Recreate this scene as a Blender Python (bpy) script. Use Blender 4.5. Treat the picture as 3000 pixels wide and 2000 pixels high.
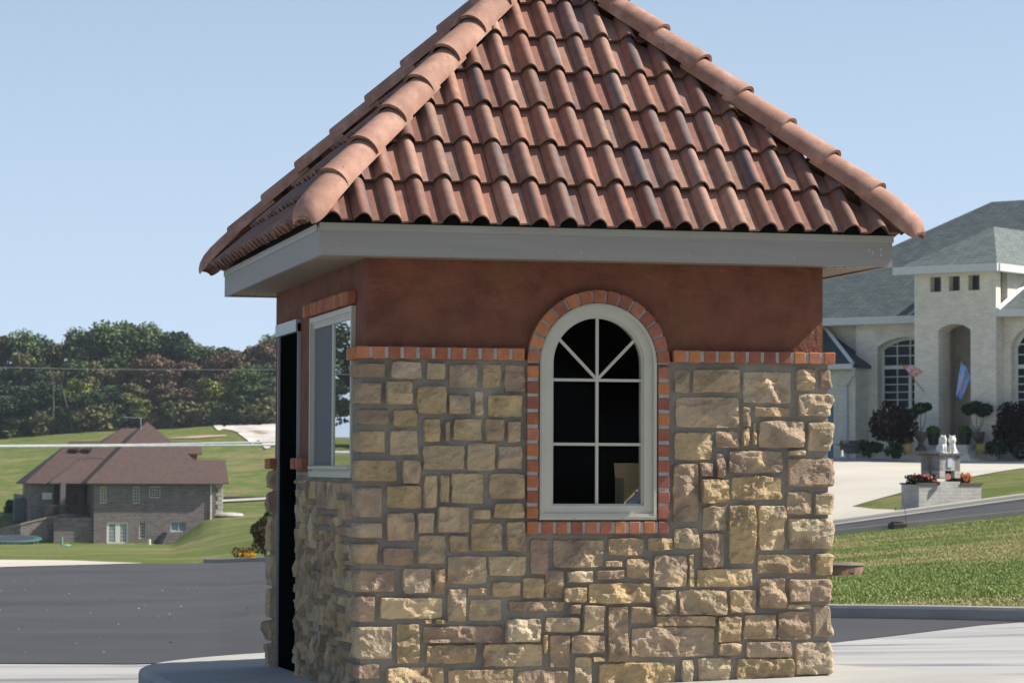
import bpy, bmesh, math, random
import numpy as np
from mathutils import Vector, Matrix
R_ = random.Random(7)
rng = np.random.default_rng(7)
PI = math.pi
scene = bpy.context.scene
for o in list(bpy.data.objects): bpy.data.objects.remove(o)

# ------------------------------------------------------------------ camera
CAM = np.array([-2.6259, -14.4219, 1.1008]); YAW, PITCH, ROLL, FOC = .23188, .044745, .004032, 8277.2
_F = np.array([math.sin(YAW)*math.cos(PITCH), math.cos(YAW)*math.cos(PITCH), math.sin(PITCH)])
_R0 = np.array([math.cos(YAW), -math.sin(YAW), 0.]); _U0 = np.cross(_R0, _F)
_R = _R0*math.cos(ROLL)+_U0*math.sin(ROLL); _U = -_R0*math.sin(ROLL)+_U0*math.cos(ROLL)
cd = bpy.data.cameras.new('camera'); cam = bpy.data.objects.new('camera', cd); scene.collection.objects.link(cam)
cd.sensor_width = 36; cd.lens = FOC/3000*36; cd.clip_start = .1; cd.clip_end = 3000
M = Matrix(((_R[0], _U[0], -_F[0], CAM[0]), (_R[1], _U[1], -_F[1], CAM[1]), (_R[2], _U[2], -_F[2], CAM[2]), (0, 0, 0, 1)))
cam.matrix_world = M; scene.camera = cam
cd.dof.use_dof = True; cd.dof.focus_distance = 15.3; cd.dof.aperture_fstop = 11
scene.render.resolution_x = 1024; scene.render.resolution_y = 682

# ------------------------------------------------------------------ light
SUN = Vector((1.87, -.31, 1.79)).normalized()
sun_el = math.asin(SUN.z); sun_rot = math.atan2(SUN.x, SUN.y)
w = bpy.data.worlds.new('World'); scene.world = w; w.use_nodes = True
nt = w.node_tree; bg = nt.nodes['Background']; sky = nt.nodes.new('ShaderNodeTexSky'); sky.sky_type = 'NISHITA'
sky.sun_disc = False; sky.sun_elevation = sun_el; sky.sun_rotation = sun_rot; sky.air_density = 1.0; sky.dust_density = 1.0; sky.ozone_density = 1.0
tcw = nt.nodes.new('ShaderNodeTexCoord'); sx = nt.nodes.new('ShaderNodeSeparateXYZ'); nt.links.new(tcw.outputs['Generated'], sx.inputs[0])
mr = nt.nodes.new('ShaderNodeMapRange'); mr.inputs[1].default_value = 0; mr.inputs[2].default_value = 1; mr.inputs[3].default_value = .16; mr.inputs[4].default_value = 1.1; nt.links.new(sx.outputs[2], mr.inputs[0])
cx_ = nt.nodes.new('ShaderNodeCombineXYZ'); nt.links.new(sx.outputs[0], cx_.inputs[0]); nt.links.new(sx.outputs[1], cx_.inputs[1]); nt.links.new(mr.outputs[0], cx_.inputs[2]); nt.links.new(cx_.outputs[0], sky.inputs[0])
hz_ = nt.nodes.new('ShaderNodeMix'); hz_.data_type = 'RGBA'; hz_.inputs[7].default_value = (4.95, 6.1, 7.45, 1)
hr = nt.nodes.new('ShaderNodeMapRange'); hr.inputs[1].default_value = 0; hr.inputs[2].default_value = .34; hr.inputs[3].default_value = .90; hr.inputs[4].default_value = .0; nt.links.new(sx.outputs[2], hr.inputs[0]); nt.links.new(hr.outputs[0], hz_.inputs[0])
nt.links.new(sky.outputs[0], hz_.inputs[6]); nt.links.new(hz_.outputs[2], bg.inputs[0]); bg.inputs[1].default_value = .093
sl = bpy.data.lights.new('sun', 'SUN'); so = bpy.data.objects.new('sun', sl); scene.collection.objects.link(so)
sl.energy = 5.0; sl.angle = math.radians(.53); sl.color = (1, .95, .87)
so.rotation_euler = SUN.to_track_quat('Z', 'Y').to_euler(); so.location = (30, -5, 30)
scene.view_settings.view_transform = 'Standard'; scene.view_settings.look = 'None'; scene.view_settings.gamma = 1
scene.view_settings.exposure = 0.56

# ------------------------------------------------------------------ helpers
def ray(px, py):
    return _F + _R*(px-1500)/FOC - _U*(py-1000)/FOC
FH = np.array([math.sin(YAW), math.cos(YAW), 0.])
def P(px, py, v):                       # world point seen at (px,py) lying v metres ahead
    r = ray(px, py); return CAM + r*(v/(r@FH))
def G(u, v, z=0.): return np.array([CAM[0]+u*math.cos(YAW)+v*math.sin(YAW), CAM[1]-u*math.sin(YAW)+v*math.cos(YAW), CAM[2]+z])

def vnoise(x, y, seed=0):
    xi = np.floor(x).astype(np.int64); yi = np.floor(y).astype(np.int64); xf = x-xi; yf = y-yi
    def h(a, b):
        n = (a*374761393 + b*668265263 + seed*974634777) & 0xffffffff
        n = ((n ^ (n >> 13))*1274126177) & 0xffffffff
        return ((n ^ (n >> 16)) & 0xffff)/65535.
    u = xf*xf*(3-2*xf); v = yf*yf*(3-2*yf)
    return (h(xi, yi)*(1-u)+h(xi+1, yi)*u)*(1-v) + (h(xi, yi+1)*(1-u)+h(xi+1, yi+1)*u)*v
def fbm(x, y, seed=0, o=4):
    s = 0; a = 1; t = 0
    for i in range(o): s = s+a*vnoise(x*2**i, y*2**i, seed+i*17); t += a; a *= .5
    return s/t

def wloc(p):
    t = np.zeros(3)
    while p is not None: t = t+np.array(p.location); p = p.parent
    return t
class MB:
    """collects faces; build() links them as one mesh object"""
    def __init__(s): s.v = []; s.f = []; s.c = []; s.n = 0
    def add(s, verts, faces, col=None):
        verts = np.asarray(verts, float).reshape(-1, 3); b = s.n
        s.v.append(verts); s.n += len(verts)
        s.f.extend([tuple(int(i)+b for i in f) for f in faces])
        if col is None: col = (1, 1, 1)
        col = np.asarray(col, float)
        if col.ndim == 1: col = np.tile(col[:3], (len(verts), 1))
        s.c.append(col)
    def box(s, x0, x1, y0, y1, z0, z1, col=None, ch=0., T=None, jit=0.):
        if ch <= 0:
            v = [(x, y, z) for x in (x0, x1) for y in (y0, y1) for z in (z0, z1)]
            f = [(0, 1, 3, 2), (4, 6, 7, 5), (0, 4, 5, 1), (2, 3, 7, 6), (0, 2, 6, 4), (1, 5, 7, 3)]
        else:
            v = []; idx = {}; f = []
            for i, (X, sx) in enumerate(((x0, 1), (x1, -1))):
                for j, (Y, sy) in enumerate(((y0, 1), (y1, -1))):
                    for k, (Z, sz) in enumerate(((z0, 1), (z1, -1))):
                        for a in range(3):
                            q = [X+sx*ch, Y+sy*ch, Z+sz*ch]; q[a] = (X, Y, Z)[a]
                            idx[i, j, k, a] = len(v); v.append(q)
                        f.append((idx[i, j, k, 0], idx[i, j, k, 1], idx[i, j, k, 2]))
            for i in (0, 1):
                f.append(tuple(idx[i, j, k, 0] for j, k in ((0, 0), (0, 1), (1, 1), (1, 0))))
                f.append(tuple(idx[j, i, k, 1] for j, k in ((0, 0), (0, 1), (1, 1), (1, 0))))
                f.append(tuple(idx[j, k, i, 2] for j, k in ((0, 0), (0, 1), (1, 1), (1, 0))))
            for j in (0, 1):
                for k in (0, 1):
                    f.append((idx[0, j, k, 1], idx[1, j, k, 1], idx[1, j, k, 2], idx[0, j, k, 2]))
                    f.append((idx[j, 0, k, 0], idx[j, 1, k, 0], idx[j, 1, k, 2], idx[j, 0, k, 2]))
                    f.append((idx[j, k, 0, 0], idx[j, k, 1, 0], idx[j, k, 1, 1], idx[j, k, 0, 1]))
        v = np.array(v, float)
        if jit: v = v + (rng.random(v.shape)-.5)*2*jit
        if T is not None: v = T(v)
        s.add(v, f, col)
    def tube(s, pts, r, n=8, col=None, cap=True):
        pts = [np.array(p, float) for p in pts]; rr = r if isinstance(r, (list, tuple)) else [r]*len(pts)
        V = []; Fc = []
        for i, p in enumerate(pts):
            d = pts[min(i+1, len(pts)-1)]-pts[max(i-1, 0)]; d = d/(np.linalg.norm(d)+1e-9)
            a = np.array([0, 0, 1.]) if abs(d[2]) < .9 else np.array([1., 0, 0])
            e1 = np.cross(d, a); e1 /= np.linalg.norm(e1); e2 = np.cross(d, e1)
            for k in range(n): V.append(p+rr[i]*(e1*math.cos(2*PI*k/n)+e2*math.sin(2*PI*k/n)))
        for i in range(len(pts)-1):
            for k in range(n): Fc.append((i*n+k, i*n+(k+1) % n, (i+1)*n+(k+1) % n, (i+1)*n+k))
        if cap: Fc.append(tuple(range(n))); Fc.append(tuple(range((len(pts)-1)*n, len(pts)*n)))
        s.add(V, Fc, col)
    def lathe(s, prof, c=(0, 0, 0), n=20, col=None, T=None):
        V = []; Fc = []
        for r, z in prof:
            for k in range(n): V.append((c[0]+r*math.cos(2*PI*k/n), c[1]+r*math.sin(2*PI*k/n), c[2]+z))
        for i in range(len(prof)-1):
            for k in range(n): Fc.append((i*n+k, i*n+(k+1) % n, (i+1)*n+(k+1) % n, (i+1)*n+k))
        Fc.append(tuple(range(n))); Fc.append(tuple(range((len(prof)-1)*n, len(prof)*n)))
        s.add(V, Fc, col)
    def grid(s, A, col=None):            # A: (n,m,3)
        n, m = A.shape[:2]
        Fc = [(i*m+j, i*m+j+1, (i+1)*m+j+1, (i+1)*m+j) for i in range(n-1) for j in range(m-1)]
        s.add(A.reshape(-1, 3), Fc, col if col is None or np.asarray(col).ndim == 1 else np.asarray(col).reshape(-1, 3))
    def build(s, name, m=None, parent=None, smooth=False, weld=False):
        V = np.concatenate(s.v); me = bpy.data.meshes.new(name)
        V = V - wloc(parent)
        me.from_pydata(V.tolist(), [], s.f)
        a = me.attributes.new('Col', 'FLOAT_COLOR', 'POINT'); C = np.concatenate(s.c)
        a.data.foreach_set('color', np.hstack([C, np.ones((len(C), 1))]).ravel())
        me.validate()
        bm = bmesh.new(); bm.from_mesh(me)
        if weld: bmesh.ops.remove_doubles(bm, verts=bm.verts, dist=1e-4)
        bmesh.ops.recalc_face_normals(bm, faces=bm.faces); bm.to_mesh(me); bm.free()
        if smooth: me.polygons.foreach_set('use_smooth', [True]*len(me.polygons))
        if m: me.materials.append(m)
        return link(name, me, parent)
def link(name, me, parent=None):
    o = bpy.data.objects.new(name, me); scene.collection.objects.link(o)
    if parent is not None: o.parent = parent
    return o
def tag(o, label=None, cat=None, group=None, kind=None):
    if label: o['label'] = label
    if cat: o['category'] = cat
    if group: o['group'] = group
    if kind: o['kind'] = kind
    return o
def thing(name, loc, label, cat, group=None):
    o = bpy.data.objects.new(name, None); scene.collection.objects.link(o); o.location = tuple(float(a) for a in loc)
    o.empty_display_size = .2
    return tag(o, label, cat, group)

def NB(): return MB()
# ------------------------------------------------------------------ materials
def mat(name, col=(.5, .5, .5), rough=.8, var=.15, vs=3., col2=None, c2=(.45, .65), c2s=1., bump=0., bs=20., attr=False, det=6, stretch=None, spec=.5, metal=0., flecks=None, bdist=.02):
    m = bpy.data.materials.new(name); m.use_nodes = True; N = m.node_tree.nodes; L = m.node_tree.links
    b = N['Principled BSDF']; b.inputs['Roughness'].default_value = rough; b.inputs['Specular IOR Level'].default_value = spec; b.inputs['Metallic'].default_value = metal
    tc = N.new('ShaderNodeNewGeometry').outputs['Position']
    if stretch:
        mp = N.new('ShaderNodeMapping'); mp.inputs['Scale'].default_value = stretch; L.new(tc, mp.inputs[0]); tc = mp.outputs[0]
    def noise(sc, d=det, r=.6):
        n = N.new('ShaderNodeTexNoise'); n.inputs['Scale'].default_value = sc; n.inputs['Detail'].default_value = d; n.inputs['Roughness'].default_value = r; L.new(tc, n.inputs['Vector']); return n.outputs['Fac']
    def ramp(x, a, c, lo=0., hi=1.):
        r = N.new('ShaderNodeMapRange'); r.inputs[1].default_value = a; r.inputs[2].default_value = c; r.inputs[3].default_value = lo; r.inputs[4].default_value = hi; L.new(x, r.inputs[0]); return r.outputs[0]
    def mix(f, A, B, t='MIX'):
        x = N.new('ShaderNodeMix'); x.data_type = 'RGBA'; x.blend_type = t
        for i, s in ((0, f), (6, A), (7, B)):
            if isinstance(s, (int, float)): x.inputs[i].default_value = s
            elif isinstance(s, tuple): x.inputs[i].default_value = (*s, 1)
            else: L.new(s, x.inputs[i])
        return x.outputs[2]
    c = tuple(col)
    if attr:
        at = N.new('ShaderNodeAttribute'); at.attribute_name = 'Col'; c = mix(1., at.outputs['Color'], tuple(col), 'MULTIPLY')
    if col2:
        cc = col2 if isinstance(col2[0], tuple) else (col2,)
        for i, k in enumerate(cc):
            f = ramp(noise(c2s*(1+.37*i)+i*.13), c2[0], c2[1]); c = mix(f, c, k)
    if flecks:
        fc, fs, fa = flecks; c = mix(ramp(noise(fs, 3), fa, fa+.04), c, fc)
    v = ramp(noise(vs), .3, .7, 1-var, 1+var)
    vm = N.new('ShaderNodeVectorMath'); vm.operation = 'SCALE'
    if isinstance(c, tuple): vm.inputs[0].default_value = c
    else: L.new(c, vm.inputs[0])
    L.new(v, vm.inputs['Scale']); L.new(vm.outputs[0], b.inputs['Base Color'])
    if bump:
        bp = N.new('ShaderNodeBump'); bp.inputs['Strength'].default_value = bump; bp.inputs['Distance'].default_value = bdist; L.new(noise(bs, 5, .65), bp.inputs['Height']); L.new(bp.outputs[0], b.inputs['Normal'])
    m['mix'] = 0
    return m
def brickmat(name, c1, c2, mortar, sx=.2, sz=.07, axis='X', ang=0., mw=.012, bump=.4, rough=.85, var=.2):
    m = mat(name, c1, rough, var, 1.5); N = m.node_tree.nodes; L = m.node_tree.links; b = N['Principled BSDF']
    geo = N.new('ShaderNodeNewGeometry'); sep = N.new('ShaderNodeSeparateXYZ')
    vr = N.new('ShaderNodeVectorRotate'); vr.rotation_type = 'Z_AXIS'; vr.inputs['Angle'].default_value = -ang; L.new(geo.outputs['Position'], vr.inputs['Vector']); L.new(vr.outputs[0], sep.inputs[0])
    ad = N.new('ShaderNodeMath'); ad.operation = 'ADD'; L.new(sep.outputs[0], ad.inputs[0]); L.new(sep.outputs[1], ad.inputs[1])
    cb = N.new('ShaderNodeCombineXYZ'); L.new(ad.outputs[0], cb.inputs[0]); L.new(sep.outputs[2], cb.inputs[1])
    bt = N.new('ShaderNodeTexBrick'); bt.inputs['Scale'].default_value = 1; bt.inputs['Brick Width'].default_value = sx; bt.inputs['Row Height'].default_value = sz
    bt.inputs['Mortar Size'].default_value = mw; bt.inputs['Mortar Smooth'].default_value = .3; bt.inputs['Bias'].default_value = -.2
    for k, c in (('Color1', c1), ('Color2', c2), ('Mortar', mortar)): bt.inputs[k].default_value = (*c, 1)
    L.new(cb.outputs[0], bt.inputs['Vector'])
    vm = [n for n in N if n.bl_idname == 'ShaderNodeVectorMath'][0]; L.new(bt.outputs['Color'], vm.inputs[0])
    bp = N.new('ShaderNodeBump'); bp.inputs['Strength'].default_value = bump; bp.inputs['Distance'].default_value = .01; bp.invert = True; L.new(bt.outputs['Fac'], bp.inputs['Height']); L.new(bp.outputs[0], b.inputs['Normal'])
    return m
def glass(name, tint=.75, ior=1.45, rough=.0):
    m = bpy.data.materials.new(name); m.use_nodes = True; N = m.node_tree.nodes; L = m.node_tree.links; N.clear()
    o = N.new('ShaderNodeOutputMaterial'); mx = N.new('ShaderNodeMixShader'); t = N.new('ShaderNodeBsdfTransparent'); g = N.new('ShaderNodeBsdfGlossy'); f = N.new('ShaderNodeFresnel')
    f.inputs['IOR'].default_value = ior; t.inputs[0].default_value = (tint, tint*1.01, tint, 1); g.inputs['Roughness'].default_value = rough
    L.new(f.outputs[0], mx.inputs[0]); L.new(t.outputs[0], mx.inputs[1]); L.new(g.outputs[0], mx.inputs[2]); L.new(mx.outputs[0], o.inputs[0]); return m

m_stone = mat('stone', (1, 1, 1), .9, .25, 7., col2=((.27, .18, .125), (.50, .37, .20)), c2=(.54, .76), c2s=5., bump=.9, bs=50, attr=True, flecks=((.50, .45, .38), 30., .72), bdist=.022)
m_mortar = mat('mortar', (.27, .245, .20), .95, .2, 6., bump=.5, bs=60, col2=(.19, .175, .15), c2=(.45, .6), c2s=3.)
m_brickface = mat('brick', (1, 1, 1), .85, .22, 22., attr=True, bump=.6, bs=110, flecks=((.08, .03, .02), 160., .69), bdist=.004)
m_stucco = mat('stucco', (.195, .066, .038), .85, .17, 7.5, col2=((.18, .072, .034), (.145, .047, .028)), c2=(.48, .62), c2s=3.2, bump=1., bs=13, bdist=.03, det=10)
m_tile = mat('clay_tile', (1, 1, 1), .82, .20, 16., attr=True, bump=.25, bs=140, bdist=.004, flecks=((.12, .07, .06), 34., .70))
m_cap = mat('clay_cap', (.44, .235, .165), .66, .12, 9., col2=(.37, .185, .13), c2=(.45, .7), c2s=3., bump=.35, bs=150, bdist=.005, flecks=((.17, .09, .06), 34., .76))
m_under = mat('roof_felt', (.012, .014, .016), .9)
m_fascia = mat('fascia', (.30, .275, .245), .55, .06, 8., bump=.12, bs=40, bdist=.004, stretch=(.25, 1, 6))
m_drip = mat('drip_edge', (.36, .34, .29), .45, .05, 4.)
m_soffit = mat('soffit', (.25, .205, .14), .6, .05, 4.)
m_vinyl = mat('window_vinyl', (.50, .475, .39), .42, .04, 6.)
m_glass = glass('window_glass', .85, 1.10); m_glass2 = glass('side_glass', .5, 1.5)
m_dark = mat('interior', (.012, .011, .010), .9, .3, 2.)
m_screen = mat('insect_screen', (.14, .145, .15), .8, .05, 9., bump=.1, bs=300)
m_black = mat('shade_black', (.003, .003, .003), 1., .1, spec=0.)  # doorway darkness put into the colour; also slot and small black parts
m_alu = mat('aluminium', (.45, .48, .5), .35, .05, 5., metal=.6)
m_conc = mat('concrete', (.42, .405, .365), .9, .08, 1.2, col2=(.35, .34, .31), c2=(.4, .7), c2s=.5, bump=.25, bs=30, stretch=(1, 1, 1), flecks=((.2, .18, .15), 9., .79))
m_pave = mat('pavement_concrete', (.36, .35, .33), .9, .10, .8, col2=((.29, .285, .28), (.17, .17, .175)), c2=(.52, .66), c2s=.55, bump=.25, bs=25, stretch=(.28, 1.7, 1))
m_asph = mat('asphalt', (.043, .042, .045), .9, .13, .5, col2=((.033, .033, .036), (.052, .050, .050)), c2=(.45, .65), c2s=.16, bump=.35, bs=40, flecks=((.32, .29, .25), 6.5, .735))
m_kerb = mat('kerb_concrete', (.32, .305, .275), .9, .15, 1.5, bump=.3, bs=30)
m_drive = mat('driveway_concrete', (.52, .475, .39), .9, .07, .3, col2=(.44, .41, .35), c2=(.4, .7), c2s=.12)
m_grass = mat('grass', (.115, .155, .036), 1., .30, 2.0, col2=((.25, .21, .10), (.085, .135, .026), (.22, .19, .085)), c2=(.50, .66), c2s=.06, bump=.8, bs=9, spec=.1, bdist=.15)
m_blade = mat('grass_blade', (1.02, .97, .95), .75, .1, 3., attr=True, spec=.25)
m_gravel = mat('gravel', (.56, .51, .45), .95, .25, .3, col2=(.28, .26, .16), c2=(.54, .60), c2s=.16, stretch=(1, .35, 1))
m_dirt = mat('dry_dirt', (.42, .28, .17), .95, .2, 1.)
m_wood = mat('weathered_wood', (.10, .075, .055), .9, .3, 2.)
m_cable = mat('cable', (.85, .85, .82), .6)
m_shingle = mat('brown_shingle', (.082, .049, .040), .9, .25, 3.5, bump=.3, bs=6)
m_bark = mat('bark', (.16, .13, .11), .95, .3, 2.)
def leafmat(name, c): return mat(name, c, .9, .12, 1., attr=True, spec=.05)

# ------------------------------------------------------------------ terrain
COLS = np.array([-9000, -800, 0, 140, 300, 510, 600, 650, 800, 1500, 2432, 3000, 3800, 12000.])
RV = np.array([0, 14, 19, 24, 30, 60, 75, 83, 86, 130, 200, 255, 264, 300, 360, 430, 520, 800, 1500.])
_L = [-1.36, -1.36, -1.42, -1.53, -1.68, -2.30, -2.64, -2.83, -2.88]
T_ = {
 -9000: _L+[-4.0, -5.5, -6.6, -6.2, -3.5, 0.5, 4.0, 6.0, 6.0, 6.0],
 -800: _L+[-4.0, -5.6, -6.9, -6.0, -3.6, 0.3, 3.9, 6.0, 6.0, 6.0],
 0: _L+[-4.1, -5.85, -7.0, -4.9, -3.7, 0.2, 4.3, 6.0, 6.0, 6.0],
 140: _L+[-4.1, -5.85, -7.0, -4.4, -3.4, 0.6, 5.0, 6.5, 6.5, 6.0],
 300: _L+[-4.1, -5.85, -7.0, -6.7, -3.4, 1.0, 5.6, 7.0, 7.0, 6.0],
 510: _L+[-4.1, -5.8, -7.0, -6.7, -3.4, 1.2, 6.0, 7.2, 7.2, 6.0],
 600: _L+[-4.0, -5.3, -5.15, -4.6, -3.2, 1.4, 6.4, 7.5, 7.5, 6.0],
 650: _L+[-3.9, -5.0, -4.75, -4.6, -3.1, 1.5, 6.5, 7.5, 7.5, 6.0],
 800: [-1.33, -1.33, -1.38, -1.48, -1.62, -2.25, -2.6, -2.72, -2.76, -3.5, -4.4, -4.4, -4.3, -2.8, 1.8, 6.8, 7.5, 7.5, 6.0],
 1500: [-1.27, -1.27, -1.34, -1.42, -1.58, -2.05, -2.25, -2.3, -2.3, -1.8, -1., 0, 0, 1, 3, 6.8, 7.5, 7.5, 6.0],
 2432: [-1.18, -1.18, -1.32, -1.48, -1.50, -1.72, -1.76, -1.70, -1.66, .50, .6, .6, .6, 1, 2, 4, 5, 6, 6.],
 3000: [-1.15, -1.18, -1.32, -1.46, -1.42, -1.36, -1.20, -.90, -.78, .50, .6, .6, .6, 1, 2, 4, 5, 6, 6.],
 3800: [-1.1, -1.15, -1.3, -1.4, -1.35, -.95, -.55, -.2, 0.1, .7, .8, .8, .8, 1, 2, 4, 5, 6, 6.],
 12000: [-1.1, -1.15, -1.25, -1.3, -1.3, -.9, -.4, 0, .3, 1, 1, 1, 1, 1, 2, 4, 5, 6, 6.],
}
TAB = np.array([T_[int(c)] for c in COLS])
def ztr(px, r):                            # terrain height relative to the eye
    px = np.clip(np.asarray(px, float), COLS[0], COLS[-1]); r = np.clip(np.asarray(r, float), 0, 1499)
    i = np.clip(np.searchsorted(COLS, px, 'right')-1, 0, len(COLS)-2); j = np.clip(np.searchsorted(RV, r, 'right')-1, 0, len(RV)-2)
    a = (px-COLS[i])/(COLS[i+1]-COLS[i]); b = (r-RV[j])/(RV[j+1]-RV[j])
    return (TAB[i, j]*(1-a)+TAB[i+1, j]*a)*(1-b)+(TAB[i, j+1]*(1-a)+TAB[i+1, j+1]*a)*b
def gnd(px, v, dz=0.):                     # arrays ok -> (...,3) world points on the ground
    px = np.asarray(px, float); v = np.asarray(v, float); u = (px-1500)/FOC*v; z = ztr(px, v)
    return np.stack([CAM[0]+u*math.cos(YAW)+v*math.sin(YAW), CAM[1]-u*math.sin(YAW)+v*math.cos(YAW), CAM[2]+z+dz], -1)
def gz(x, y):
    dx = x-CAM[0]; dy = y-CAM[1]; v = dx*math.sin(YAW)+dy*math.cos(YAW); u = dx*math.cos(YAW)-dy*math.sin(YAW)
    px = 1500+FOC*u/np.maximum(v, .1); return CAM[2]+ztr(px, v)
vs_ = np.unique(np.concatenate([np.linspace(3, 24, 22), np.linspace(24, 90, 67), np.linspace(90, 250, 60), np.linspace(250, 270, 21), np.linspace(270, 560, 60), np.geomspace(560, 760, 5), RV[1:-2]]))
pxs = np.unique(np.concatenate([np.linspace(-9000, -800, 42), np.linspace(-800, 3800, 140), np.linspace(3800, 12000, 30), COLS]))
g = NB(); VV, PP = np.meshgrid(vs_, pxs, indexing='ij'); g.grid(gnd(PP, VV))
lo = -1.25
g.grid(np.array([[[*gnd(-9000, 3)], [*gnd(12000, 3)]], [[*G(-60, -3, lo-.03)], [*G(60, -3, lo-.03)]]]))
g.grid(np.array([[G(-400, -3, lo-.03), G(400, -3, lo-.03)], [G(-400, -200, lo), G(400, -200, lo)]]))
tag(g.build('ground', m_grass, smooth=True), 'grassy ground that dips to the brown roofed house and rises to the wood', 'ground', kind='structure')

def sheet(name, pxa, near, far, m, dz=.016, ndz=.0001, nv=40, label=None, cat=None):
    """ground sheet between two distance curves near(px), far(px)"""
    s = NB(); px = np.asarray(pxa, float); A = []
    for t in np.linspace(0, 1, nv):
        v = near(px)*(1-t)+far(px)*t; A.append(gnd(px, v)+np.stack([0*px, 0*px, dz+ndz*v], -1))
    s.grid(np.array(A)); o = s.build(name, m, smooth=True); tag(o, label, cat, kind='structure'); return o
def itp(xs, ys): return lambda p: np.interp(p, xs, ys)
kx = [-9000, 600, 700, 800, 1300, 1900, 2440, 3000, 3800, 9000]; kv = [83, 83.5, 82, 80, 55, 30.2, 28.3, 26.8, 25, 15]
kerb_v = itp(kx, kv)
apx = np.concatenate([np.linspace(-6000, 0, 25), np.linspace(0, 3000, 120)[1:]])
sheet('asphalt_road', apx, itp([-6000, 400, 2440, 2880, 3000], [20.8, 20.8, 24, 26.4, 26.75]), lambda p: np.where(p < 600, itp([-6000, 0, 300, 400, 600], [66, 70, 76.5, 80, 82.4])(p), np.minimum(kerb_v(p), 82.5)), m_asph, nv=70, label='dark asphalt road between the stone booth and the lawns', cat='road')
ppx = np.concatenate([np.linspace(-6000, 0, 15), np.linspace(0, 3000, 60)[1:], np.linspace(3000, 5200, 20)[1:]])
sheet('concrete_pavement', ppx, lambda p: 4+0*p, lambda p: np.minimum(itp([-6000, 400, 2440, 2880, 3000], [20.9, 20.9, 24.1, 26.5, 26.8])(p), kerb_v(p)), m_pave, dz=.010, ndz=0.0001, nv=25, label='pale grey concrete drive lane streaked with tyre marks', cat='pavement')
sheet('sidewalk', np.linspace(-3000, 420, 50), itp([-3000, 0, 300, 400, 420], [68, 70.1, 76.6, 80.1, 80.6]), itp([-3000, 0, 200, 420], [87.5, 87.5, 86, 81.2]), m_drive, dz=.03, ndz=.0001, nv=8, label='strip of pale concrete along the far edge of the asphalt', cat='path')
st_px = np.linspace(1700, 5200, 90)
sheet('street', st_px, lambda p: 75+0*p, lambda p: 83+0*p, m_asph, dz=.03, nv=14, label='narrow dark street crossing in front of the white house', cat='road')
bx = [2497, 2600, 2675, 2840, 3000, 4200]; bv = [93, 96.7, 99.8, 107, 115, 122]
sheet('driveway', np.linspace(1900, 2497, 25), lambda p: 83.3+0*p, lambda p: 131+0*p, m_drive, dz=.02, nv=40)
d2 = sheet('driveway', np.linspace(2497, 4200, 60), itp(bx, bv), lambda p: 131+0*p, m_drive, dz=.02, nv=30)
d3 = sheet('driveway', np.linspace(2497, 2670, 20), lambda p: 83.3+0*p, itp([2497, 2560, 2624, 2670], [92.9, 90.2, 88.2, 84]), m_drive, dz=.02, nv=12)
sheet('gravel_track', np.linspace(620, 1300, 160), lambda p: itp([625, 660, 690, 720, 760, 800, 900, 1300], [424.0, 411, 404, 386, 380, 368, 368, 366])(p)+(vnoise(p*.05, p*0, 3)-.5)*16, lambda p: itp([625, 660, 700, 750, 800, 1300], [426, 422, 426.5, 424, 426, 416])(p)+(vnoise(p*.12, p*0+3, 5)-.5)*6, m_gravel, dz=.12, ndz=0, nv=30, label='bright gravel track on the hill by the wood', cat='path')
sheet('bare_earth', np.linspace(500, 665, 20), itp([500, 580, 665], [400, 396, 398]), itp([500, 580, 665], [401, 402, 401]), m_dirt, dz=.12, ndz=0, nv=5, label='streak of bare orange earth on the hill', cat='path')

def kerb(name, pts, face=.14, top=.15, lab=None, out=1., m=None, gut=0.):
    """pts: world points on the road edge; kerb rises face metres on the side out"""
    m = m or m_kerb
    s = NB(); pts = np.array(pts); n = len(pts); rows = []
    for i in range(n):
        d = pts[min(i+1, n-1)]-pts[max(i-1, 0)]; d[2] = 0; d /= np.linalg.norm(d); nrm = np.array([-d[1], d[0], 0])*out
        pr = [(0, -.1), (0, .0), (.02, face*.75), (.045, face*.95), (.075, face), (top, face), (top, -.1)]
        if gut: pr = [(-gut, -.1), (-gut, .012), (-.005, .004)]+pr[1:]
        rows.append([pts[i]+nrm*a+np.array([0, 0, b]) for a, b in pr])
    s.grid(np.array(rows)); o = s.build(name, m, smooth=False); tag(o, lab, 'kerb', kind='structure'); return o
kp = np.concatenate([np.linspace(600, 2440, 60), np.linspace(2440, 5200, 60)[1:]])
kpt = gnd(kp, kerb_v(kp))+np.array([0, 0, .01])
kerb('kerb', kpt, .135, .17, 'weathered concrete kerb along the near edge of the right lawn', 1., gut=.10)
sp = np.linspace(1700, 5200, 100)
kerb('kerb', gnd(sp, 83+0*sp)+np.array([0, 0, .09]), .13, .35, 'pale kerb on the far side of the narrow street', 1., m=m_drive, gut=.8)
kerb('kerb', gnd(sp, 75+0*sp)+np.array([0, 0, .05]), .10, .16, 'low kerb on the near side of the narrow street', -1., m=m_drive, gut=.1)

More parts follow.
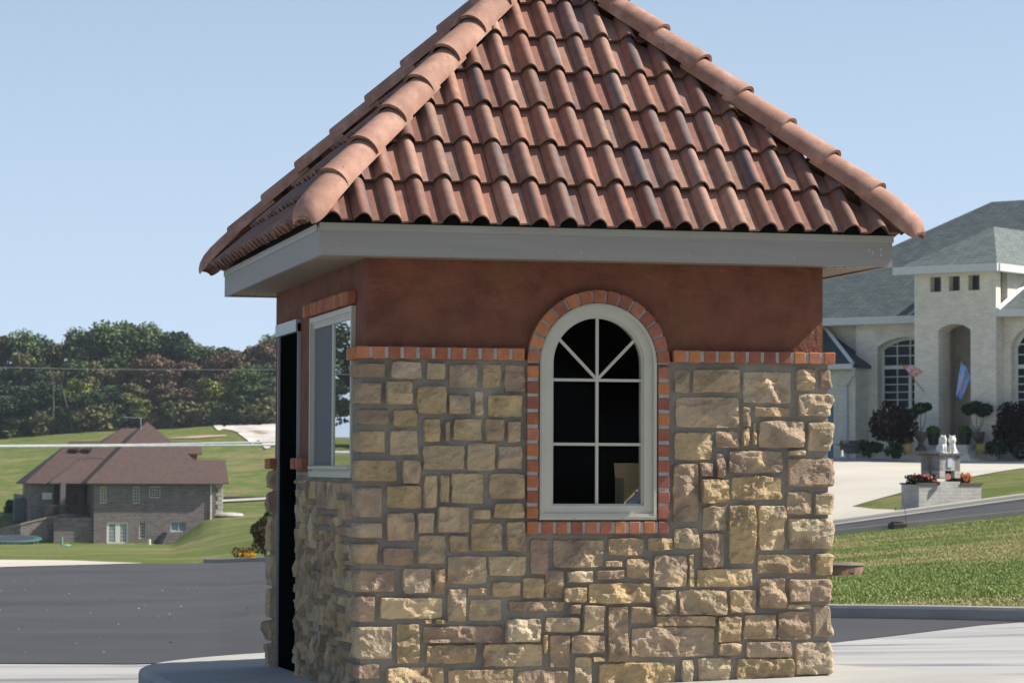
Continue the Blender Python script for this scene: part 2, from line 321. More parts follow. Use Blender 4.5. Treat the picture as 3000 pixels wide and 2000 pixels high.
# island
def slabz(x, y): return .03*(x-2.5)-.018*y
def island():
    x0, x1, y0, y1 = -.81, 2.86, -7.5, 4.8; rr = 1.45; pts = []
    for cx, cy, a0, r2 in ((x1-.5, y1-.5, 0, .5), (x0+rr, y1-rr, 90, rr), (x0+rr, y0+rr, 180, rr), (x1+.5-rr, y0+rr, 270, rr)):
        for k in range(13):
            a = math.radians(a0+90*k/12); pts.append((cx+r2*math.cos(a), cy+r2*math.sin(a)))
    p = np.array(pts); p[:, 0] += np.where(p[:, 0] > 1, -.2*np.clip(p[:, 1], -6, 4), 0); s = NB(); rows = []
    for ins, dz in ((0, -.3), (0, -.035), (.010, -.012), (.035, 0.)):
        q = p.copy(); d = np.roll(p, -1, 0)-np.roll(p, 1, 0); d /= np.linalg.norm(d, axis=1)[:, None]; nn = np.stack([d[:, 1], -d[:, 0]], -1)
        q = q-nn*ins; rows.append(np.column_stack([q, slabz(q[:, 0], q[:, 1])+dz]))
    n = len(p); V = np.concatenate(rows); F = [(r*n+i, r*n+(i+1) % n, (r+1)*n+(i+1) % n, (r+1)*n+i) for r in range(3) for i in range(n)]
    F.append(tuple(range(3*n, 4*n))); s.add(V, F); return s
tag(island().build('pavement_island', m_conc), 'raised pale concrete island with rounded edge carrying the booth', 'island', kind='structure')

# ================================================================== the booth
W, D, OV = 2.5, 3.13, .289
ZF0, ZF1 = 2.181, 2.345
booth = thing('guard_booth', (W/2, D/2, 0), 'small stone and stucco gatehouse booth with orange tiled hip roof on the concrete island', 'booth')

def arch_pts(cx, hw, zs, n=28):      # left to right over the top
    return [(cx-hw*math.cos(PI*k/n), zs+hw*math.sin(PI*k/n)) for k in range(n+1)]
AC, AZ = 1.240, 1.652                 # arch centre line and spring height
def wall_front(x0, x1, z0, z1, y0, y1, hw, zb):
    """wall slab with the arched opening"""
    s = NB(); ap = arch_pts(AC, hw, AZ)
    for y in (y0, y1):
        s.add([(x0, y, z0), (AC-hw, y, z0), (AC-hw, y, z1), (x0, y, z1)], [(0, 1, 2, 3)])
        s.add([(AC+hw, y, z0), (x1, y, z0), (x1, y, z1), (AC+hw, y, z1)], [(0, 1, 2, 3)])
        s.add([(AC-hw, y, z0), (AC+hw, y, z0), (AC+hw, y, zb), (AC-hw, y, zb)], [(0, 1, 2, 3)])
        for a, b in zip(ap[:-1], ap[1:]): s.add([(a[0], y, a[1]), (b[0], y, b[1]), (b[0], y, z1), (a[0], y, z1)], [(0, 1, 2, 3)])
    ring = [(AC-hw, zb)]+ap+[(AC+hw, zb), (AC-hw, zb)]
    for a, b in zip(ring[:-1], ring[1:]): s.add([(a[0], y0, a[1]), (b[0], y0, b[1]), (b[0], y1, b[1]), (a[0], y1, a[1])], [(0, 1, 2, 3)])
    s.add([(x0, y0, z0), (x0, y1, z0), (x0, y1, z1), (x0, y0, z1)], [(0, 1, 2, 3)]); s.add([(x1, y0, z0), (x1, y1, z0), (x1, y1, z1), (x1, y0, z1)], [(0, 1, 2, 3)])
    return s
WT = .11; ZT = 2.20
OPH = .30                              # half width of the opening
sf = wall_front(0, W, 1.66, ZT, 0, WT, OPH, .86)
# only the upper stucco part: rebuild below the band with mortar coloured backing
def wall_piece(s, x0, x1, y0, y1, z0, z1): s.box(x0, x1, y0, y1, z0, z1)
stu = NB(); ap = arch_pts(AC, OPH, AZ)
for y in (0, WT):
    stu.add([(0, y, 1.66), (AC-OPH, y, 1.66), (AC-OPH, y, ZT), (0, y, ZT)], [(0, 1, 2, 3)])
    stu.add([(AC+OPH, y, 1.66), (W, y, 1.66), (W, y, ZT), (AC+OPH, y, ZT)], [(0, 1, 2, 3)])
    for a, b in zip(ap[:-1], ap[1:]): stu.add([(a[0], y, a[1]), (b[0], y, b[1]), (b[0], y, ZT), (a[0], y, ZT)], [(0, 1, 2, 3)])
for a, b in zip(ap[:-1], ap[1:]): stu.add([(a[0], 0, a[1]), (b[0], 0, b[1]), (b[0], WT, b[1]), (a[0], WT, a[1])], [(0, 1, 2, 3)])
for x in (0, W): stu.add([(x, 0, 1.66), (x, WT, 1.66), (x, WT, ZT), (x, 0, ZT)], [(0, 1, 2, 3)])
WY0, WY1, WZ0, WZ1 = .31, 1.67, 1.06, 1.945     # side window opening
DY0, DY1, DZ = 2.15, 2.955, 1.955               # door opening
# left wall (x 0..WT) around window and door, right wall with its window, back wall
def lw(z0, z1, ya, yb, m=stu): m.box(0, WT, ya, yb, z0, z1)
lw(1.10, ZT, WT, WY0); lw(WZ1, ZT, WY0, WY1); lw(1.10, ZT, WY1, DY0); lw(DZ, ZT, DY0, DY1); lw(1.10, ZT, DY1, D)
rw = [(1.55, D-WT)]
for a, b in rw: stu.box(W-WT, W, a, b, 1.10, ZT)
stu.box(W-WT, W, WT, 1.55, WZ1, ZT); stu.box(WT, W, D-WT, D, 1.10, ZT)
stu.build('stucco_wall', m_stucco, booth)
mor = NB()
mor.box(-.022, AC-OPH, -.022, WT, -.35, 1.668); mor.box(AC+OPH, W+.022, -.022, WT, -.35, 1.668); mor.box(AC-OPH, AC+OPH, -.022, WT, -.35, .86)
mor.box(-.013, WT, WT, .30, -.35, 1.667); mor.box(-.013, WT, .30, DY0, -.35, WZ0-.012); mor.box(-.013, WT-.002, 1.69, DY0, WZ0-.012, 1.098); mor.box(-.013, WT, DY1, D+.013, -.35, 1.098)
mor.box(W-WT, W+.013, WT, D+.013, -.35, 1.098); mor.box(WT, W-WT, D-WT, D+.012, -.35, 1.098)
mor.build('mortar_bed', m_mortar, booth)

# ---- stones
ST = "-51,1558,104,1647 126,1563,289,1652 314,1558,416,1645 433,1514,589,1641 613,1517,714,1643 730,1498,844,1641 -49,1423,84,1545 102,1429,246,1549 267,1381,418,1526 431,1380,550,1480 570,1375,623,1501 643,1367,831,1482 -57,1316,124,1409 138,1312,267,1402 304,1237,390,1354 412,1238,444,1341 460,1242,615,1357 629,1243,732,1357 748,1236,820,1346 -59,1173,106,1298 127,1165,274,1294 297,1090,520,1218 533,1086,686,1230 699,1096,830,1216 -58,1023,168,1147 191,1017,285,1139 306,896,377,1061 390,923,439,1066 450,912,623,1075 652,939,841,1074 -71,836,92,1006 106,889,294,1008 112,723,259,868 273,763,360,870 379,763,548,901 567,835,660,887 677,839,841,919 -59,731,93,823 556,669,725,817 745,667,845,822 -62,598,71,716 88,595,253,685 275,603,427,751 443,664,543,751 432,497,641,645 652,539,852,644 874,547,971,729 997,582,1272,728 -60,452,162,582 194,451,347,581 362,445,417,578 542,436,645,481 673,431,823,508 832,422,948,530 956,422,1054,569 1074,503,1214,563 1056,400,1182,478 -45,299,57,448 77,321,408,430 432,305,532,473 549,306,725,420 761,352,1060,411 1089,338,1145,388 312,294,356,319 368,293,425,319 -36,109,149,289 165,91,287,295 305,195,729,283 747,195,933,317 957,244,1137,324 1160,239,1274,381 322,89,582,185 625,68,943,187 948,138,968,232 981,60,1093,229 1098,134,1280,228 -48,7,87,97 120,-41,419,72 438,-69,789,57 806,-61,1086,47 1114,-63,1211,114 1216,88,1279,116 1189,391,1529,500 -48,-114,92,-9 1656,1504,1745,1626 1761,1507,2020,1632 2040,1452,2312,1621 2341,1520,2446,1639 2464,1525,2542,1643 1665,1317,2020,1482 2036,1329,2085,1432 2036,1223,2078,1322 2098,1232,2113,1351 2104,1379,2308,1432 2342,1378,2536,1510 1659,1147,1867,1295 1885,1212,2019,1302 2128,1214,2382,1358 2397,1192,2531,1359 1891,1055,1940,1182 1800,1057,1873,1134 1959,1080,2264,1199 2292,1175,2388,1204 2284,1001,2514,1166 1650,818,1792,1126 1807,919,1965,1047 1977,937,2259,1063 2284,858,2423,980 2437,852,2525,981 1816,774,1945,900 1961,596,2104,906 2128,669,2275,906 2292,668,2527,845 1657,681,1794,790 1812,577,1934,761 1296,642,1490,734 1513,670,1650,736 1282,582,1374,619 1397,521,1520,626 1543,477,1731,644 1738,477,1770,649 1783,475,2098,572 2122,544,2420,648 2440,527,2521,656 1237,519,1382,568 1560,332,1667,461 1684,326,1946,463 1964,338,2113,458 2131,360,2279,521 2292,388,2526,520 2293,354,2426,384 2430,199,2541,377 1297,85,1408,377 1422,286,1543,374 1561,269,1883,325 1424,108,1880,267 1898,184,2031,318 2046,197,2226,329 2233,191,2420,344 1905,112,2031,177 2058,98,2306,184 2331,-1,2542,187 1248,-47,1664,81 1699,-25,1766,96 1793,-28,1970,103 2007,-27,2317,95"
pal = [(.47, .345, .195), (.455, .33, .185), (.43, .31, .185), (.51, .39, .235), (.39, .28, .18), (.43, .32, .215), (.46, .35, .22), (.37, .26, .175), (.52, .41, .27), (.47, .34, .18)]
def stone(s, a0, b0, a1, b1, T, seed, dback=(0, 0, 0, 0), th=None, gs=.008, cyl=False):
    """one split-face stone on a wall plane. T maps (a, b, out) to world; dback deepens the skirts (left,bottom,right,top)"""
    rr = np.random.default_rng(seed); a0 -= .0055; a1 += .0055; b0 -= .0055; b1 += .0055; wd, hg = a1-a0, b1-b0
    n = max(5, int(wd/gs)); m = max(5, int(hg/gs)); u = np.linspace(-1, 1, n); v = np.linspace(-1, 1, m); Uu, Vv = np.meshgrid(u, v, indexing='ij')
    k = .06*min(wd, hg)/np.array([wd, hg]); A = (a0+a1)/2+wd/2*Uu*(1-k[0]*np.abs(Vv)**5*rr.uniform(.5, 1.6)); B = (b0+b1)/2+hg/2*Vv*(1-k[1]*np.abs(Uu)**5*rr.uniform(.5, 1.6))
    ed = np.minimum(np.minimum((1+Uu)*wd/2, (1-Uu)*wd/2), np.minimum((1+Vv)*hg/2, (1-Vv)*hg/2))
    wob = (fbm(A*22+seed, B*22, seed, 3)-.5)*.014; A = A+wob*np.abs(Uu); B = B+(fbm(A*22, B*22+seed, seed+5, 3)-.5)*.012*np.abs(Vv)
    th = th if th is not None else rr.uniform(.034, .046)
    rim = .010; e = np.clip(ed/rim, 0, 1); e = np.sqrt(1-(1-e)**2)
    f = np.full(A.shape, 1e9)
    for q in range(rr.integers(3, 6)):      # cleft facets
        an = rr.uniform(0, 2*PI); sl = rr.uniform(.15, .85); c0 = rr.uniform(.004, .026)
        f = np.minimum(f, c0+sl*((A-(a0+a1)/2)*math.cos(an)+(B-(b0+b1)/2)*math.sin(an)))
    f = np.clip(f, -.016, .03)
    r1 = 1-np.abs(2*fbm(A*9+seed*.7, B*13, seed+9, 4)-1); rough = (r1-.6)*.036+(fbm(A*45, B*45, seed+3, 3)-.5)*.013
    amp = rr.uniform(.6, 1.25)
    H = e*(th+amp*(f*.75+rough)); H = np.maximum(H, (.025+.004*fbm(A*60, B*60, seed+1, 2))*e)
    X = T(A, B, H); s_col = np.array(pal[rr.integers(len(pal))])*rr.uniform(.93, 1.20)
    s.grid(X, np.tile(s_col, (n*m, 1)))
    # skirts down to the wall
    def sk(Aa, Bb, Hh, dep):
        top = T(Aa, Bb, Hh); bot = T(Aa, Bb, np.full_like(Hh, .006)); s.grid(np.stack([top, bot], 0), s_col)
    sk(A[0], B[0], H[0], 0); sk(A[-1], B[-1], H[-1], 0); sk(A[:, 0], B[:, 0], H[:, 0], 0); sk(A[:, -1], B[:, -1], H[:, -1], 0)
def Tf(a, b, h): return np.stack([a, -h, b], -1)
def Tl(a, b, h): return np.stack([-h, a, b], -1)          # left wall
def Tr(a, b, h): return np.stack([W+h, a, b], -1)
def Tb(a, b, h): return np.stack([a, D+h, b], -1)
vs1 = NB(); sd = 1; ends_l = []; ends_r = []
def corner_stone(s, x0, z0, x1, z1, side, dep, seed):
    """a block that wraps the building corner: front face plus the return on the side wall"""
    rr = np.random.default_rng(seed); p = .045
    # wrap one strip: parameter runs along the front then round the corner
    L1 = x1-x0; Lt = L1+dep; gs = .0095; n = int(Lt/gs); m = max(5, int((z1-z0)/gs))
    t = np.linspace(0, Lt, n); b = np.linspace(z0, z1, m); Tt, Bb = np.meshgrid(t, b, indexing='ij')
    c = p*.55                                                     # rounding radius
    def path(q):
        x = np.where(q < L1-c, q, np.where(q > L1+c*.57, L1, L1-c+c*np.sin(np.clip((q-(L1-c))/(c*1.57), 0, 1)*PI/2)))
        y = np.where(q < L1-c, 0, np.where(q > L1+c*.57, c+(q-L1-c*.57), c-c*np.cos(np.clip((q-(L1-c))/(c*1.57), 0, 1)*PI/2)))
        return x, y
    X, Y = path(Tt); a = np.clip((Tt-(L1-c))/(c*1.57), 0, 1)*PI/2; nx, ny = np.sin(a), -np.cos(a)
    ed = np.minimum(np.minimum(Tt, Lt-Tt), np.minimum(Bb-z0, z1-Bb)); e = np.clip(ed/.016, 0, 1); e = np.sqrt(1-(1-e)**2)
    r1 = 1-np.abs(2*fbm(Tt*9+seed*.7, Bb*12, seed+9, 4)-1); H = -p+.002+e*(p-.006+(r1-.55)*.030+(fbm(Tt*40, Bb*40, seed+2, 3)-.5)*.010+(np.minimum(.012, .010+.3*(Bb-(z0+z1)/2)*rr.uniform(-1, 1)+.2*(Tt-Lt/2)*rr.uniform(-1, 1))-.01)); H = np.maximum(H, -p+.033*e)
    bul = (Bb-(z0+z1)/2)/(z1-z0)*2; H = H-.010*bul**4*np.sin(a)
    X = X+nx*H; Y = Y+ny*H
    col = np.array(pal[rr.integers(len(pal))])*rr.uniform(.9, 1.15)
    if side == 'r': A = np.stack([x0+X, -p+Y, Bb], -1)
    else: A = np.stack([x1-X, -p+Y, Bb], -1)
    s.grid(A, np.tile(col, (n*m, 1)))
allst = [tuple(float(v)/1000 for v in t.split(',')) for t in ST.split()]
for i, (x0, z0, x1, z1) in enumerate(allst):
    if x1 > 2.50:
        dep = .30 if (x1-x0) < .15 else .16
        corner_stone(vs1, x0, z0, 2.548, z1, 'r', dep, 300+i)
        ends_r.append((z0, z1, dep))
    elif x0 < 0:
        dep = .24 if (x1-x0) < .16 else .13
        corner_stone(vs1, -.048, z0, x1, z1, 'l', dep, 300+i)
        ends_l.append((z0, z1, dep))
    else: stone(vs1, x0, z0, x1, z1, Tf, 11+i*3)
# random ashlar for the other three walls
def pack(a0, a1, b0, b1, seed, skip=None):
    rr = random.Random(seed); out = []; cell = .045; na = int((a1-a0)/cell); nb = int((b1-b0)/cell); occ = [[False]*nb for _ in range(na)]
    ca = (a1-a0)/na; cb = (b1-b0)/nb
    for j in range(nb-1, -1, -1):
        for i in range(na):
            if occ[i][j]: continue
            w_ = rr.choice([2, 3, 3, 4, 5, 6, 7]); h_ = rr.choice([1, 2, 2, 3, 3, 4]);
            if w_ <= 2: h_ = rr.choice([2, 3, 4, 5])
            w_ = min(w_, na-i); h_ = min(h_, j+1); k = 0
            while k < w_ and not occ[i+k][j]: k += 1
            w_ = k
            if na-i-w_ == 1 and not occ[na-1][j]: w_ += 1
            for q in range(w_):
                for r in range(h_):
                    if occ[i+q][j-r]: h_ = min(h_, r)
            for q in range(w_):
                for r in range(h_): occ[i+q][j-r] = True
            out.append((a0+i*ca+.010, b0+(j-h_+1)*cb+.010, a0+(i+w_)*ca-.010, b0+(j+1)*cb-.010))
    return out
for r in pack(.22, DY0-.03, -.16, WZ0-.02, 5): stone(vs1, *r, Tl, R_.randint(500, 9000), th=.034, gs=.014)
for r in pack(1.72, DY0-.03, WZ0-.02, 1.09, 6): stone(vs1, *r, Tl, R_.randint(500, 9000), th=.034, gs=.014)
z = -.16
while z < 1.07:                       # pier behind the door: one or two stones a course
    h = R_.uniform(.13, .26); h = min(h, 1.09-z)
    if h > .05: stone(vs1, DY1+.01, z+.008, D+.05, z+h-.008, Tl, R_.randint(500, 9000), th=.05, gs=.012)
    z += h
for r in pack(.30, D, -.2, 1.09, 8): stone(vs1, *r, Tr, R_.randint(500, 9000), th=.034, gs=.03)
for r in pack(0., W, -.2, 1.09, 9): stone(vs1, *r, Tb, R_.randint(500, 9000), th=.034, gs=.03)
vs1.build('stone_veneer', m_stone, booth, smooth=False)

# ---- bricks
bcol = [(.43, .155, .065), (.47, .185, .075), (.36, .120, .058), (.31, .100, .060), (.45, .165, .060), (.27, .09, .058), (.40, .15, .085)]
def bc(): c = np.array(R_.choice(bcol))*R_.uniform(.85, 1.1); return c
def brick_row(s, mo, a0, a1, T, z0, z1, p=.055, pitch=.0805, bw=.064, m0=.006):
    n = max(1, round((a1-a0+.016)/pitch)); pt = (a1-a0+.016)/n
    for i in range(n):
        x = a0+i*pt; q = R_.uniform(-.003, .003)
        s.box(x+.001, x+pt-.0185+q*.5, -p+q*.4, -.002, z0, z1, bc(), ch=.004, T=T, jit=.0016)
    mo.box(a0+.006, a1-.006, -p+.006, -.001, z0+.004, z1-.003, (1, 1, 1), T=T)
bb = NB(); bm_ = NB()
I = lambda v: v
def TL(v): v = np.asarray(v); return np.stack([v[:, 1], v[:, 0], v[:, 2]], -1)        # front coords -> left wall
def TR(v): v = np.asarray(v); return np.stack([W-v[:, 1], v[:, 0], v[:, 2]], -1)
def TB(v): v = np.asarray(v); return np.stack([v[:, 0], D-v[:, 1], v[:, 2]], -1)
for args in ((-.055, .838, I, 1.664, 1.7275), (1.648, 2.556, I, 1.664, 1.7275), (.002, .285, TL, 1.664, 1.7275), (.004, .23, TR, 1.664, 1.7275), (1.72, DY0-.02, TL, 1.090, 1.154, .06),
             (DY1+.02, D+.05, TL, 1.090, 1.154, .06), (-.02, D, TR, 1.090, 1.154), (-.05, W, TB, 1.090, 1.154)):
    bb = NB(); brick_row(bb, bm_, *args); bb.build('brick_band', m_brickface, booth)
bb = NB(); brick_row(bb, bm_, .27, 1.76, TL, 1.964, 2.034, p=.052); bb.build('brick_lintel', m_brickface, booth)
ar = NB(); am = NB()
ri, ro = .322, .388                    # arch ring of bricks
nA = 15
for k in range(nA):
    a = PI*(k+.5)/nA; da = PI/nA*.40; c = bc(); q = R_.uniform(-.002, .002); V = []
    for rr_, y in ((ri, -.050+q), (ro, -.050+q), (ri, -.003), (ro, -.003)):
        for s_ in (-1, 1): V.append((AC-rr_*math.cos(a+s_*da), y, AZ+rr_*math.sin(a+s_*da)))
    V = np.array(V)+(rng.random((8, 3))-.5)*.003
    ar.add(V, [(0, 1, 3, 2), (4, 6, 7, 5), (0, 2, 6, 4), (1, 5, 7, 3), (0, 4, 5, 1), (2, 3, 7, 6)], c)
def TV(side):                          # vertical columns of bricks beside the window
    def f(v): v = np.asarray(v); return np.stack([AC+side*(ri+(v[:, 2])), v[:, 1], v[:, 0]], -1)
    return f
for sd_ in (-1, 1): brick_row(ar, am, .836, AZ-.012, TV(sd_), .003, .066, p=.050)
brick_row(ar, am, AC-ro, AC+ro, I, .758, .822, p=.050)
rg = []
for k in range(33):
    a = PI*k/32; rg.append([(AC-r_*math.cos(a), y, AZ+r_*math.sin(a)) for r_, y in ((ri+.002, -.001), (ri+.002, -.040), (ro-.004, -.040), (ro-.004, -.001))])
am.grid(np.array(rg))
sur = ar.build('window_surround', m_brickface, booth)
mj = NB(); mj.v = bm_.v+am.v; mj.n = bm_.n+am.n; mj.c = bm_.c+am.c; mj.f = bm_.f+[tuple(i+bm_.n for i in f) for f in am.f]
m_joint = mat('brick_mortar', (.37, .35, .31), .95, .18, 14., bump=.5, bs=70, bdist=.006)
mj.build('brick_mortar', m_joint, booth)

# ---- arched window
def frame_ring(s, r0, r1, y0, y1, zb0, zb1, col=None):
    """flat arched frame between inner outline r0/zb0 and outer r1/zb1, front y0 back y1"""
    def outline(r, zb): return [(AC-r, zb)]+arch_pts(AC, r, AZ, 32)+[(AC+r, zb)]
    a, b = outline(r0, zb0), outline(r1, zb1); n = len(a); rows = []
    for i in list(range(n))+[0]:
        rows.append([(a[i][0], y1, a[i][1]), (a[i][0], y0, a[i][1]), (b[i][0], y0, b[i][1]), (b[i][0], y1, b[i][1])])
    s.grid(np.array(rows))
fr = NB()
frame_ring(fr, .252, .300, -.032, .03, .907, .862)
frame_ring(fr, .2405, .256, -.020, .03, .915, .903)
frame_ring(fr, .298, .3185, -.045, .0, .864, .832); frame_ring(fr, .302, .310, -.050, -.04, .852, .845)
fw = fr.build('window_frame', m_vinyl, booth)
mu = NB(); MZ = (1.228, 1.566)
mu.box(AC-.0075, AC+.0075, -.012, .004, .905, AZ+.243)
for z_ in MZ: mu.box(AC-.246, AC-.0075, -.011, .004, z_-.0075, z_+.0075); mu.box(AC+.0075, AC+.246, -.011, .004, z_-.0075, z_+.0075)
for s_ in (-1, 1):
    a = np.array([AC+s_*.006, 1.575]); b = np.array([AC+s_*.205, 1.779]); d = (b-a)/np.linalg.norm(b-a); nn = np.array([-d[1], d[0]])*.0075
    q = [a-nn, b-nn, b+nn, a+nn]; mu.add([(x, -.010, z_) for x, z_ in q]+[(x, .004, z_) for x, z_ in q], [(0, 1, 2, 3), (4, 5, 6, 7), (0, 1, 5, 4), (1, 2, 6, 5), (2, 3, 7, 6), (3, 0, 4, 7)])
mu.build('muntin', m_vinyl, booth)
gp = NB(); o_ = [(AC-.255, .90)]+arch_pts(AC, .255, AZ, 30)+[(AC+.255, .90)]
gp.add([(x, .006, z_) for x, z_ in o_], [tuple(range(len(o_)))]); gp.build('window_pane', m_glass, booth)
for x in (AC-.13, AC+.13):
    h = NB(); h.box(x-.004, x+.004, -.047, -.044, .838, .840); h.build('weep_hole', m_black, booth)

# ---- sliding side window (left wall)
sw = NB(); y0, y1, z0, z1 = .298, 1.679, 1.0465, 1.956
def fr4(s, y0, y1, z0, z1, w_, xo, xi):
    s.box(xo, xi, y0, y0+w_, z0, z1); s.box(xo, xi, y1-w_, y1, z0, z1); s.box(xo, xi, y0+w_, y1-w_, z1-w_, z1); s.box(xo, xi, y0+w_, y1-w_, z0, z0+w_)
fr4(sw, y0, y1, z0, z1, .030, -.024, .0); fr4(sw, y0+.03, y1-.03, z0+.03, z1-.03, .035, -.010, .01); fr4(sw, y0+.03, y1-.03, z0+.03, z1-.03, .012, -.015, -.01)
sw.box(-.005, .01, .96, 1.01, z0+.065, z1-.065); sw.box(-.034, -.02, y0+.03, y1-.03, z0+.045, z0+.06)
sw.build('window_frame', m_vinyl, booth)
x_ = NB(); x_.add([(.002, .985, z0+.06), (.002, 1.62, z0+.06), (.002, 1.62, z1-.06), (.002, .985, z1-.06)], [(0, 1, 2, 3)]); x_.build('insect_screen', m_screen, booth)
x_ = NB(); x_.add([(.001, .355, z0+.06), (.001, .975, z0+.06), (.001, .975, z1-.06), (.001, .355, z1-.06)], [(0, 1, 2, 3)]); x_.build('window_pane', m_glass2, booth)
rwf = NB()
def T2(v): v = np.asarray(v).copy(); v[:, 0] = W-v[:, 0]; return v
for a in ((-.02, .02, .105, .13, WZ0, WZ1), (-.02, .02, 1.53, 1.57, WZ0, WZ1), (-.02, 0.02, .13, 1.53, WZ1-.04, WZ1+.02), (-.02, 0.02, .13, 1.53, WZ0-.02, WZ0+.03)): rwf.box(*a, T=T2)
rwf.build('window_frame', m_vinyl, booth)
# ---- doorway: black slab painted as the dark of an open interior
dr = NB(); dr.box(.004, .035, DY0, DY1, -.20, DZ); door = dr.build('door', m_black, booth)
hd = NB(); hd.tube([(.0, DY0+.09, .92), (-.03, DY0+.09, .92), (-.03, DY0+.17, .92)], .009); hd.build('handle', m_black, door)
df = NB(); df.box(-.014, .0, DY1-.004, DY1+.010, -.14, DZ+.018); df.box(-.03, .0, DY0-.004, DY1+.010, DZ-.05, DZ+.022); df.box(-.020, .0, DY0-.004, DY0+.004, -.14, DZ+.0)
df.build('door_frame', m_alu, booth)
th_ = NB(); th_.box(-.05, .06, DY0, DY1, -.155, -.128); th_.build('threshold', m_alu, booth)
# ---- floor, ceiling
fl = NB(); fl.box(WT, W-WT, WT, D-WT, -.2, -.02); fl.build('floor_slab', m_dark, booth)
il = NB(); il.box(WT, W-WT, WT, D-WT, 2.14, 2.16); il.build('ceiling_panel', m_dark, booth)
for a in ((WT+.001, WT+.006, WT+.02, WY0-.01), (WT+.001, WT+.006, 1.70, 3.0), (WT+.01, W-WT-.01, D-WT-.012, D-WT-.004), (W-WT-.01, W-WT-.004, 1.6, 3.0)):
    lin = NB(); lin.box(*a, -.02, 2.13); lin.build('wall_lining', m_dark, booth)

# ---- eaves
e0, e1x, e1y = -OV, W+OV, D+OV
sof = NB()
def ribs(s, along):   # soffit boards
    pass
pitch_ = .042
for side in range(4):
    n = int(((D if side in (0, 1) else W)+2*OV)/pitch_)
    for i in range(n):
        a = e0+.02+i*pitch_; b = a+pitch_-.005
        if side < 2:
            ins = min(OV-.01, max(0, min(a-e0, e1y-b))) if True else 0
            xo = (e0+.02, 0) if side == 0 else (W, e1x-.02)
            lo_, hi_ = xo
            if a < 0 or b > D:
                dd = min(a-e0, e1y-b); 
                if dd < .02: continue
                if side == 0: hi_ = e0+dd
                else: lo_ = e1x-dd
            if b < e1y-.02: sof.box(lo_, hi_, a, b, ZF0+.006, ZF0+.012)
        else:
            yo = (e0+.02, 0) if side == 2 else (D, e1y-.02); lo_, hi_ = yo
            if a < 0 or b > W:
                dd = min(a-e0, e1x-b)
                if dd < .02: continue
                if side == 2: hi_ = e0+dd
                else: lo_ = e1y-dd
            if b < e1x-.02: sof.box(a, b, lo_, hi_, ZF0+.006, ZF0+.012)
sof.box(e0+.01, 0-.001, e0+.01, e1y-.01, ZF0+.0125, ZF0+.02, (1, 1, 1)); sof.box(W+.001, e1x-.01, e0+.01, e1y-.01, ZF0+.0125, ZF0+.02); sof.box(0, W, e0+.01, -.001, ZF0+.013, ZF0+.02); sof.box(0, W, D+.001, e1y-.01, ZF0+.013, ZF0+.02)
sof.build('soffit', m_soffit, booth)
ff = NB()
for a in ((e0, e1x, e0, e0+.02), (e0, e1x, e1y-.02, e1y), (e0, e0+.0195, e0+.02, e1y-.02), (e1x-.0195, e1x, e0+.02, e1y-.02)): ff.box(*a, ZF0-.004, ZF1-.040)
ff.build('fascia', m_fascia, booth)
ff = NB(); q = .006
for a in ((e0-q, e1x+q, e0-q, e0+.02), (e0-q, e1x+q, e1y-.02, e1y+q), (e0-q, e0+.0195, e0+.02, e1y-.02), (e1x-.0195, e1x+q, e0+.02, e1y-.02)): ff.box(*a, ZF1-.040, ZF1-.004)
ff.build('drip_edge', m_drip, booth)
for xj in ():
    s = NB(); s.box(xj-.0012, xj+.0012, e0-.0012, e0-.0002, ZF0-.003, ZF1-.041); s.build('board_joint', m_black, booth)
for xn in (-.2, .38, .96, 1.08, 1.66, 2.24, 2.70):
    s = NB(); s.lathe([(.0, 0), (.0045, .0), (.0045, .0015)], (0, 0, 0), 8); s.v = [np.stack([v[:, 0]+xn, e0-v[:, 2]-.0003, v[:, 1]+ZF0+.035], -1) for v in s.v]; s.build('nail_head', m_alu, booth)
# chalk scribbles on the front fascia
def chalk(x, z, sh):
    s = NB(); yy = e0-.0015
    if sh == 'x':
        for a, b in (((-.004, .006), (.004, -.004)), ((.004, .006), (-.003, -.005))): s.tube([(x+a[0], yy, z+a[1]), (x+b[0], yy, z+b[1])], .0011, 5)
    else:
        s.tube([(x-.005, yy, z+.008), (x-.001, yy, z+.013), (x+.005, yy, z+.009), (x+.002, yy, z+.002), (x, yy, z-.003)], .0012, 5); s.tube([(x, yy, z-.010), (x, yy, z-.012)], .0014, 5)
    return s
m_chalk = mat('chalk', (.75, .75, .74), .9, .1)
for x, z, sh in ((2.655, 2.262, 'x'), (2.676, 2.245, '?'), (2.722, 2.262, '?'), (2.724, 2.236, 'x')): chalk(x, z, sh).build('chalk_mark', m_chalk, booth)

# ---- roof
roof = NB(); xe0, xe1, ye0, ye1 = e0-.03, e1x+.03, e0-.03, e1y+.03; HX = (xe1-xe0)/2
ZE = ZF1-.008; SL = (3.965-ZE)/HX      # eave height and slope of the tile bed
ZR = ZE+SL*HX; rA = (W/2, ye0+HX, ZR); rB = (W/2, ye1-HX, ZR)
c4 = [(e0, e0, ZF1-.004), (e1x, e0, ZF1-.004), (e1x, e1y, ZF1-.004), (e0, e1y, ZF1-.004)]
kk = .05
roof.add(c4+[(W/2, ye0+HX, ZR-kk), (W/2, ye1-HX, ZR-kk)], [(0, 1, 4), (1, 2, 5, 4), (2, 3, 5), (3, 0, 4, 5), (0, 3, 2, 1)])
roof = roof.build('roof', m_under, booth)
tcol = [(.40, .195, .128), (.38, .185, .122), (.40, .215, .15), (.345, .16, .11), (.37, .195, .135), (.39, .22, .155), (.32, .145, .10)]
cosb = 1/math.sqrt(1+SL*SL); sinb = SL*cosb; slen = HX/cosb
PW = .1545; EXPO = .3165; NROW = int(slen/EXPO)+1
